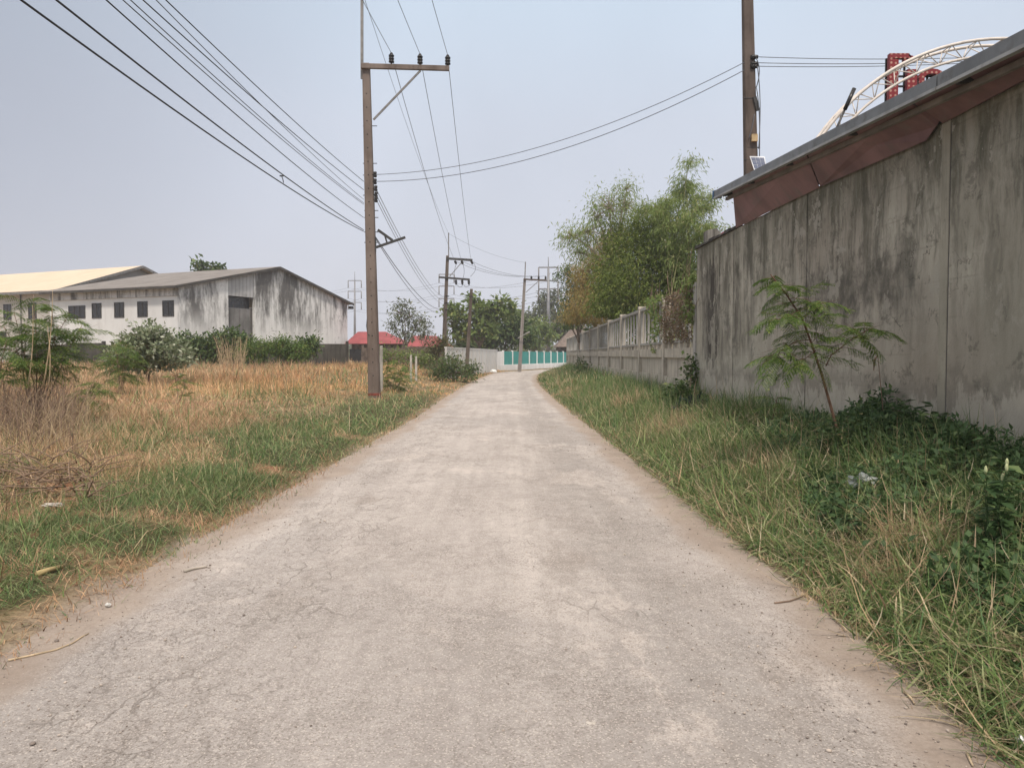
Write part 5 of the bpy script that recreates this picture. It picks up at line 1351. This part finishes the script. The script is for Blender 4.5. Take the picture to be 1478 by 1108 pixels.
# tangle of feathery shrub and dry stalks in the field
def shrub_stems(px0, py0, tops, Y, nl):
    g = at(px0, py0, Y); g.z = h1(g.x, Y); out = []
    for tx, ty in tops:
        tip = at(tx, ty, Y + random.uniform(-.8, .8)); m = g.lerp(tip, .5) + Vector((random.uniform(-.15, .15), random.uniform(-.2, .2), .1))
        out.append(([g + Vector((random.uniform(-.12, .12), random.uniform(-.12, .12), -.05)), g.lerp(m, .5), m, m.lerp(tip, .5) + Vector((0, 0, .05)), tip], nl, .013))
    return g, out
g, s_ = shrub_stems(52, 640, [(20, 450), (48, 425), (75, 445), (100, 452), (118, 470), (5, 470), (62, 470), (38, 480), (95, 490), (85, 470), (30, 500)], 14, 11)
leucaena('leucaena_shrub', 'large feathery green shrub with dark bare stem in front of the beige building', g, s_, .50, 6, 7, .048, .016, M_leafF, M_twig, 12, cat='shrub', start=.5)
g, s_ = shrub_stems(-20, 650, [(-10, 470), (10, 490), (-30, 460), (22, 505)], 13, 8)
leucaena('leucaena_shrub', 'feathery green shrub cut off at the edge beside the large feathery shrub', g, s_, .50, 6, 7, .048, .016, M_leafF, M_twig, 12, cat='shrub', start=.5)
g, s_ = shrub_stems(174, 560, [(165, 495), (182, 498), (158, 515), (192, 512), (174, 490)], 24, 12)
leucaena('leucaena_sapling', 'small round feathery sapling before the grey-green bush in the field', g, s_, .46, 5, 6, .06, .02, M_leafF, M_twig, 10, start=.3)
g, s_ = shrub_stems(128, 590, [(142, 552), (130, 560), (155, 550), (120, 572)], 17, 7)
leucaena('leucaena_seedling', 'knee-high feathery seedling beside the bare red soil', g, s_, .36, 5, 6, .045, .016, M_leafF, M_twig, 10, start=.3)
g, s_ = shrub_stems(568, 556, [(560, 525), (575, 520), (586, 530), (556, 540), (580, 545)], 31, 8)
leucaena('leucaena_seedling', 'feathery seedling in dry grass close beyond the tall brown pole', g, s_, .5, 5, 6, .07, .025, M_leafF, M_twig, 10, start=.2)
g, s_ = shrub_stems(258, 570, [(255, 545), (264, 548)], 21, 6)
leucaena('leucaena_seedling', 'tiny feathery seedling past the bare red soil, before the grey-green bush', g, s_, .3, 4, 6, .05, .018, M_leafF, M_twig, 10, start=.2)

def stalks(name, label, n, fxy, hgt, r, m, kind=None, bend=.5, cat='dry stalks', col2=None, branch=3):
    b = MB(); o = None
    for i in range(n):
        x, y = fxy(); g = Vector((x, y, h1(x, y) - .03)); o = o or g
        h = hgt * random.uniform(.5, 1.2); a = random.uniform(0, 6.28); ln = random.uniform(.05, bend) * h
        tip = g + Vector((math.cos(a) * ln, math.sin(a) * ln, h)); md = g.lerp(tip, .55) + Vector((random.uniform(-.06, .06), random.uniform(-.06, .06), .05))
        pts = curve3(g, md, tip, 5); b.tube(pts, [r * (1 - .14 * j) for j in range(6)], 4, False)
        for k in range(branch):
            j = random.randint(1, 4); p = pts[j]; q = p + Vector((random.uniform(-.25, .25), random.uniform(-.25, .25), random.uniform(.05, .3))) * hgt * .7
            b.tube([p, p.lerp(q, .6) + Vector((0, 0, .02)), q], [r * .6, r * .45, r * .25], 3, False)
    return b, o
def zone(px0, px1, y0, y1):
    def f():
        Y = random.uniform(y0, y1); px = random.uniform(px0, px1); return at(px, 500, Y).x, Y
    return f
b, o = stalks('dry_stalks', '', 360, zone(-30, 110, 10.5, 17), .95, .006, M_twig)
tag(b.build('dry_weed_stalks', M_twig, None), kind='stuff')
b, o = stalks('dry_stalks', '', 300, zone(-30, 130, 10, 17), .8, .004, M_twigp, bend=1.3)
tag(b.build('straw_stalks', M_twigp, None), kind='stuff')
b, o = stalks('x', '', 260, zone(150, 520, 22, 44), .75, .008, M_twigp, bend=.4, branch=2)
tag(b.build('field_stalks', M_twigp, None), kind='stuff')
b, o = stalks('x', '', 70, zone(318, 350, 46, 48), 1.7, .018, M_twigp, bend=.5, branch=1)
tag(b.build('dry_reed_clump', M_twigp, None, o), 'fan of pale dry reeds in front of the dark peaked bush', 'dry reeds')
# two tall bare stalks in the large shrub
b = MB()
for px, py, tx, ty in ((62, 560, 76, 418), (40, 560, 47, 440), (70, 560, 68, 470)):
    p = at(px, py, 13.2); q = at(tx, ty, 13.2); b.tube(curve3(p, p.lerp(q, .5) + Vector((.08, 0, 0)), q, 6), [.014 - .0018 * j for j in range(7)], 5)
tag(b.build('bare_stalk', M_twigp, None, (at(62, 560, 13.2).x, 13.2, 0)), 'pale bare stalks sticking up out of the large feathery shrub', 'dry stalks')
# heap of cut branches in the grass
b = MB()
for i in range(130):
    Y = random.uniform(7.6, 9.4); px = random.uniform(-10, 140); p = Vector((at(px, 500, Y).x, Y, 0)); p.z = h1(p.x, Y) + random.uniform(.0, .22)
    a = random.uniform(0, 6.28); L = random.uniform(.2, .7); q = p + Vector((math.cos(a) * L, math.sin(a) * L, random.uniform(-.08, .25))); m = p.lerp(q, .5) + Vector((random.uniform(-.1, .1), random.uniform(-.1, .1), random.uniform(0, .12)))
    b.tube(curve3(p, m, q, 5), [.009 - .0013 * j for j in range(6)], 5)
tag(b.build('brush_heap', plain('cut_branch', (.24, .165, .115), .9, .35, 4), None, (at(60, 500, 8.5).x, 8.5, h1(at(60, 500, 8.5).x, 8.5))), 'heap of dry cut branches lying on the field near the road', 'brush heap')

M_bud = plain('pale_bud', (.42, .45, .25), .8, .25, 40)
# broad-leaved weeds by the plaster wall
def weed(label, base, hgt, rad, n, L, W, m=None, group='leafy weeds along the plaster wall', buds=0):
    t = thing('leafy_weed', label, 'weed', base, group); b = MB(); C = []; D = []; N3 = []
    base = Vector(base); tips = []
    for i in range(n):
        a = random.uniform(0, 6.28); rr = rad * random.random() ** .6; tip = base + Vector((math.cos(a) * rr, math.sin(a) * rr, hgt * random.uniform(.45, 1)))
        pts = curve3(base, base.lerp(tip, .4) + Vector((0, 0, .2 * hgt)), tip, 6); b.tube(pts, [.006 - .0006 * j for j in range(7)], 4, False); tips.append(tip)
        for j in range(2, 7):
            for s in range(3):
                az = random.uniform(0, 6.28); d = Vector((math.cos(az), math.sin(az), random.uniform(-.3, .45))); C.append(pts[j][:]); D.append(d[:]); N3.append((random.uniform(-.4, .4), random.uniform(-.4, .4), 1))
    b.build('stem', M_leafW, t); k = len(C)
    foliage('leaves', np.array(C), np.array(D), np.array(N3), L * rng.uniform(.5, 1.2, k), W * rng.uniform(.5, 1.2, k), m or M_leafW, t)
    if buds:
        bb = MB()
        for tip in sorted(tips, key=lambda v: -v.z)[:buds]: bb.tube([tip + Vector((0, 0, z)) for z in (-.01, .0, .02, .035, .045)], [.003, .009, .011, .008, .002], 7); bb.build('flower_bud', M_bud, t); bb = MB()
    return t
def on(px, Y): x = at(px, 500, Y).x; return (x, Y, h1(x, Y))
weed('broad-leaved weed reaching up the wall by its vertical strip', on(1335, 8.0), .75, .28, 13, .15, .10)
weed('low broad-leaved weed just beyond the leaf clump by the vertical strip', on(1372, 7.4), .62, .32, 14, .13, .08)
weed('tall weed with round pale flower buds in the tall grass', on(1436, 4.9), .74, .16, 8, .12, .055, buds=4)
weed('spreading leafy weed on the verge beside the plastic bag', on(1300, 6.6), .42, .4, 16, .10, .06)
weed('dark leafy weed patch between the budding weed and the wall', on(1440, 6.3), .6, .45, 20, .11, .065)
weed('dark leafy weed around the foot of the leaning sapling', on(1216, 8.3), .72, .34, 26, .10, .055, leafmat('dark_weed_leaf', (.03, .06, .02), (.08, .11, .04), (.12, .11, .05)))
weed('leafy weed at the frame edge beside the budding weed', on(1474, 5.2), .6, .3, 14, .11, .06)
# undergrowth of small-leaved weeds along the foot of the wall
n = 9000; yy = 3.0 + 10.5 * rng.random(n) ** 1.15; dd = rng.random(n) ** 1.1 * (1.3 + .8 * smooth(9, 6, yy)); xx = wx(yy) - .06 - dd
hh_ = .80 * (.45 + .55 * smooth(1.4, .15, dd)) * (.25 + .95 * fbm(xx * 1.6, yy * 1.3, 141)) * smooth(13.5, 9, yy) * smooth(.30, .5, fbm(xx * .9, yy * .9, 143) + .04); tu_ = np.max([smooth(1.3, .6, np.hypot((xx - a_) / c_, (yy - b_) / c_ / 1.2)) for a_, b_, c_ in TUFTS], 0); kp = (hh_ > .05) & (tu_ < .3)
xx, yy, hh_ = xx[kp], yy[kp], hh_[kp]; n = len(xx); k = 9
pc = np.repeat(np.stack([xx, yy, H(xx, yy) + hh_ * rng.uniform(.3, 1, n)], 1), k, 0) + rng.normal(size=(n * k, 3)) * .035
V, f = leaf_arrays(pc, nrm(rand_unit(n * k) + np.array([-.2, -.2, .1])), nrm(rand_unit(n * k) * .5 + np.array([-.2, -.2, 1.])), rng.uniform(.035, .10, n * k), rng.uniform(.02, .055, n * k))
tag(link_mesh('weed_undergrowth', np_mesh('weed_undergrowth', V, [f]), M_leafW), kind='stuff')
# dark creepers at the corner where fence meets wall
bush('creeper', 'dark green creeper mass at the corner where concrete fence meets plaster wall', [bl(985, 575, 17.6, 22, 18, 60), bl(1003, 580, 17.2, 10, 20, 26), bl(998, 540, 18.2, 5, 26, 20)], .13, .07, 12, .10, M_leafD, cat='creeper')
bush('creeper', 'bluish dark low plant at the end of the plaster wall foot', [bl(1003, 590, 16.2, 14, 7, 22), bl(990, 596, 16.2, 12, 6, 18)], .22, .07, 12, .08, leafmat('bluish_leaf', (.03, .05, .035), (.06, .09, .07), (.09, .12, .08)), cat='creeper')
def creeper(name, label, cells, mleaf, n, L, W, cat='creeper'):
    C = []
    for (y0, y1, z0, z1, k) in cells:
        yy = rng.uniform(y0, y1, k); zz = rng.uniform(z0, z1, k) + .0; C.append(np.stack([fx(yy) - .05 - rng.random(k) ** 2 * .16, yy, zz], 1))
    C = np.concatenate(C); keep = fbm(C[:, 1] * 2.2, C[:, 2] * 2.6, 91) > .40; C = C[keep]
    t = thing(name, label, cat, (float(fx(20)), 20, 1.9)); b = MB()
    for i in range(26):
        c = Vector(C[random.randrange(len(C))]); q = c + Vector((-.02, random.uniform(-.6, .6), random.uniform(.2, .9))); b.tube(curve3(c, c.lerp(q, .5) + Vector((-.05, .1, 0)), q, 5), .006, 4, False)
    b.build('vine', M_twig, t); k = len(C)
    foliage('leaves', C, nrm(rand_unit(k) + np.array([-.4, 0, -.5])), nrm(rand_unit(k) * .6 + np.array([-1, 0, .3])), L * rng.uniform(.5, 1.2, k), W * rng.uniform(.5, 1.2, k), mleaf, t)
creeper('creeper', 'dry brown creeper matted over the nearest fence panel', [(18.7, 22.6, 1.95, 3.28, 2100)], M_leafY, 1, .11, .07)
creeper('creeper', 'green creeper trailing over the fence top by the second pillar', [(22.0, 25.5, 2.9, 3.45, 500), (23.0, 24.6, 1.7, 3.0, 420), (18.4, 19.6, 2.4, 3.5, 500)], M_leafA, 1, .13, .09)
bush('bush', 'dark scrub growing against the far part of the concrete fence', [bl(845, 535, 46, 10, 12, 30), bl(838, 528, 50, 8, 9, 20)], .2, .08, 12, .16, M_leafD, base=(4.6, 46, .2))

# ------------------------------------------------------------------ litter
def crumple(name, label, cat, p, s, m, flat=.5, seed=1, n=3):
    bm = bmesh.new(); bmesh.ops.create_icosphere(bm, subdivisions=n, radius=1); rr = random.Random(seed)
    ph = [rr.uniform(0, 9) for _ in range(6)]
    for v in bm.verts:
        c = v.co; k = 1 + .28 * math.sin(c.x * 4 + ph[0]) * math.sin(c.y * 5 + ph[1]) + .18 * math.sin(c.z * 7 + ph[2] + c.x * 5) + rr.uniform(-.07, .07)
        v.co = Vector((c.x * s[0], c.y * s[1], max(-.35, c.z) * s[2])) * k
    me = bpy.data.meshes.new(name); bm.to_mesh(me); bm.free(); o = link_mesh(name, me, m, None); o.location = p; return tag(o, label, cat)
M_bag = plain('plastic_bag', (.17, .19, .185), .35, .35, 14, spec=.5)
p = at(1245, 655, 6.9); p.z = h1(p.x, 6.9) + .27; crumple('plastic_bag', 'crumpled translucent white plastic bag caught in weeds beside the leaning sapling', 'bag', p, (.12, .09, .07), M_bag)
M_scrap = plain('white_scrap', (.70, .70, .68), .6, .1, 9)
def onroad(px, py, dz=.012):
    Y = 10.0
    for _ in range(12):
        q = at(px, py, Y); gz = max(h1(q.x, Y), .0); Y = (EYE - gz) / ((EYE - q.z) / Y)
    q = at(px, py, Y); q.z = max(h1(q.x, Y), .0) + dz; return q
crumple('plastic_scrap', 'small white plastic scrap at the grass edge of the road', 'litter', onroad(156, 877, .02), (.018, .014, .014), plain('dull_scrap', (.5, .49, .46), .8, .2, 20), seed=4, n=2)
crumple('paper_scrap', 'flat pale paper scrap lying in the grass by the brush heap', 'litter', onroad(76, 739, .07), (.09, .05, .02), plain('pale_paper', (.42, .37, .33), .9, .3, 12), seed=7)
crumple('foil_scrap', 'shiny crumpled foil scrap in the grass corner by the road', 'litter', onroad(1473, 1085, .05), (.02, .018, .018), plain('foil', (.4, .4, .4), .4, .4, 60, .5), seed=9, n=2)
crumple('pale_stone', 'flat pale stone lying on the road close to the viewer', 'stone', onroad(852, 1048, .006), (.03, .025, .012), plain('pale_stone', (.42, .38, .34), .9, .15, 20), seed=12, n=2)
crumple('concrete_lump', 'pale lump of concrete on the verge at the bend', 'stone', onroad(712, 538, .1), (.3, .25, .2), M_scrap, seed=14, n=2)
M_stick = plain('dry_stick', (.46, .36, .24), .9, .25, 14)
def stick(label, pts, r, name='dry_stick', m=None):
    P = [onroad(x, y, r + .004) for x, y in pts]; b = MB(); b.tube(P, [r * (1 - .5 * i / len(P)) for i in range(len(P))], 6); return tag(b.build(name, m or M_stick, None, P[0]), label, 'stick')
stick('long curved dry stalk lying on the sandy road edge', [(12, 955), (45, 948), (80, 940), (105, 930), (118, 921), (128, 916)], .006)
stick('short bleached stick lying across the sandy road edge', [(266, 827), (280, 823), (299, 820)], .012, m=plain('bleached_stick', (.47, .42, .36), .9))
stick('yellow dry leaf sheath in the grass by the road', [(52, 834), (68, 828), (90, 822)], .022, 'dry_leaf_sheath', plain('yellow_sheath', (.42, .32, .16), .8))
stick('dark forked twig on the sandy road edge by the right verge grass', [(1118, 872), (1140, 869), (1160, 862)], .006, m=M_twig)
stick('bent straw lying at the grass edge near the viewer', [(1305, 1000), (1315, 1010), (1320, 1018)], .006)
stick('dry straw at the corner of the grass and road', [(1396, 1090), (1400, 1100), (1404, 1108)], .006)
stick('thin straw lying on the road edge where the verge bulges', [(1200, 890), (1215, 902), (1222, 912)], .006)
# ------------------------------------------------------------------ dry-season haze
t = NT('haze_air'); pv = t.new('ShaderNodeVolumePrincipled'); pv.inputs['Color'].default_value = (.93, .95, 1, 1); pv.inputs['Density'].default_value = .0007; pv.inputs['Anisotropy'].default_value = .2
t.t.links.new(pv.outputs[0], t.out.inputs['Volume'])
b = MB(); b.box(-195, -18, -1.4, 195, 305, 34); hz = b.build('haze', t.m); tag(hz, kind='stuff')
S.cycles.volume_bounces = 1
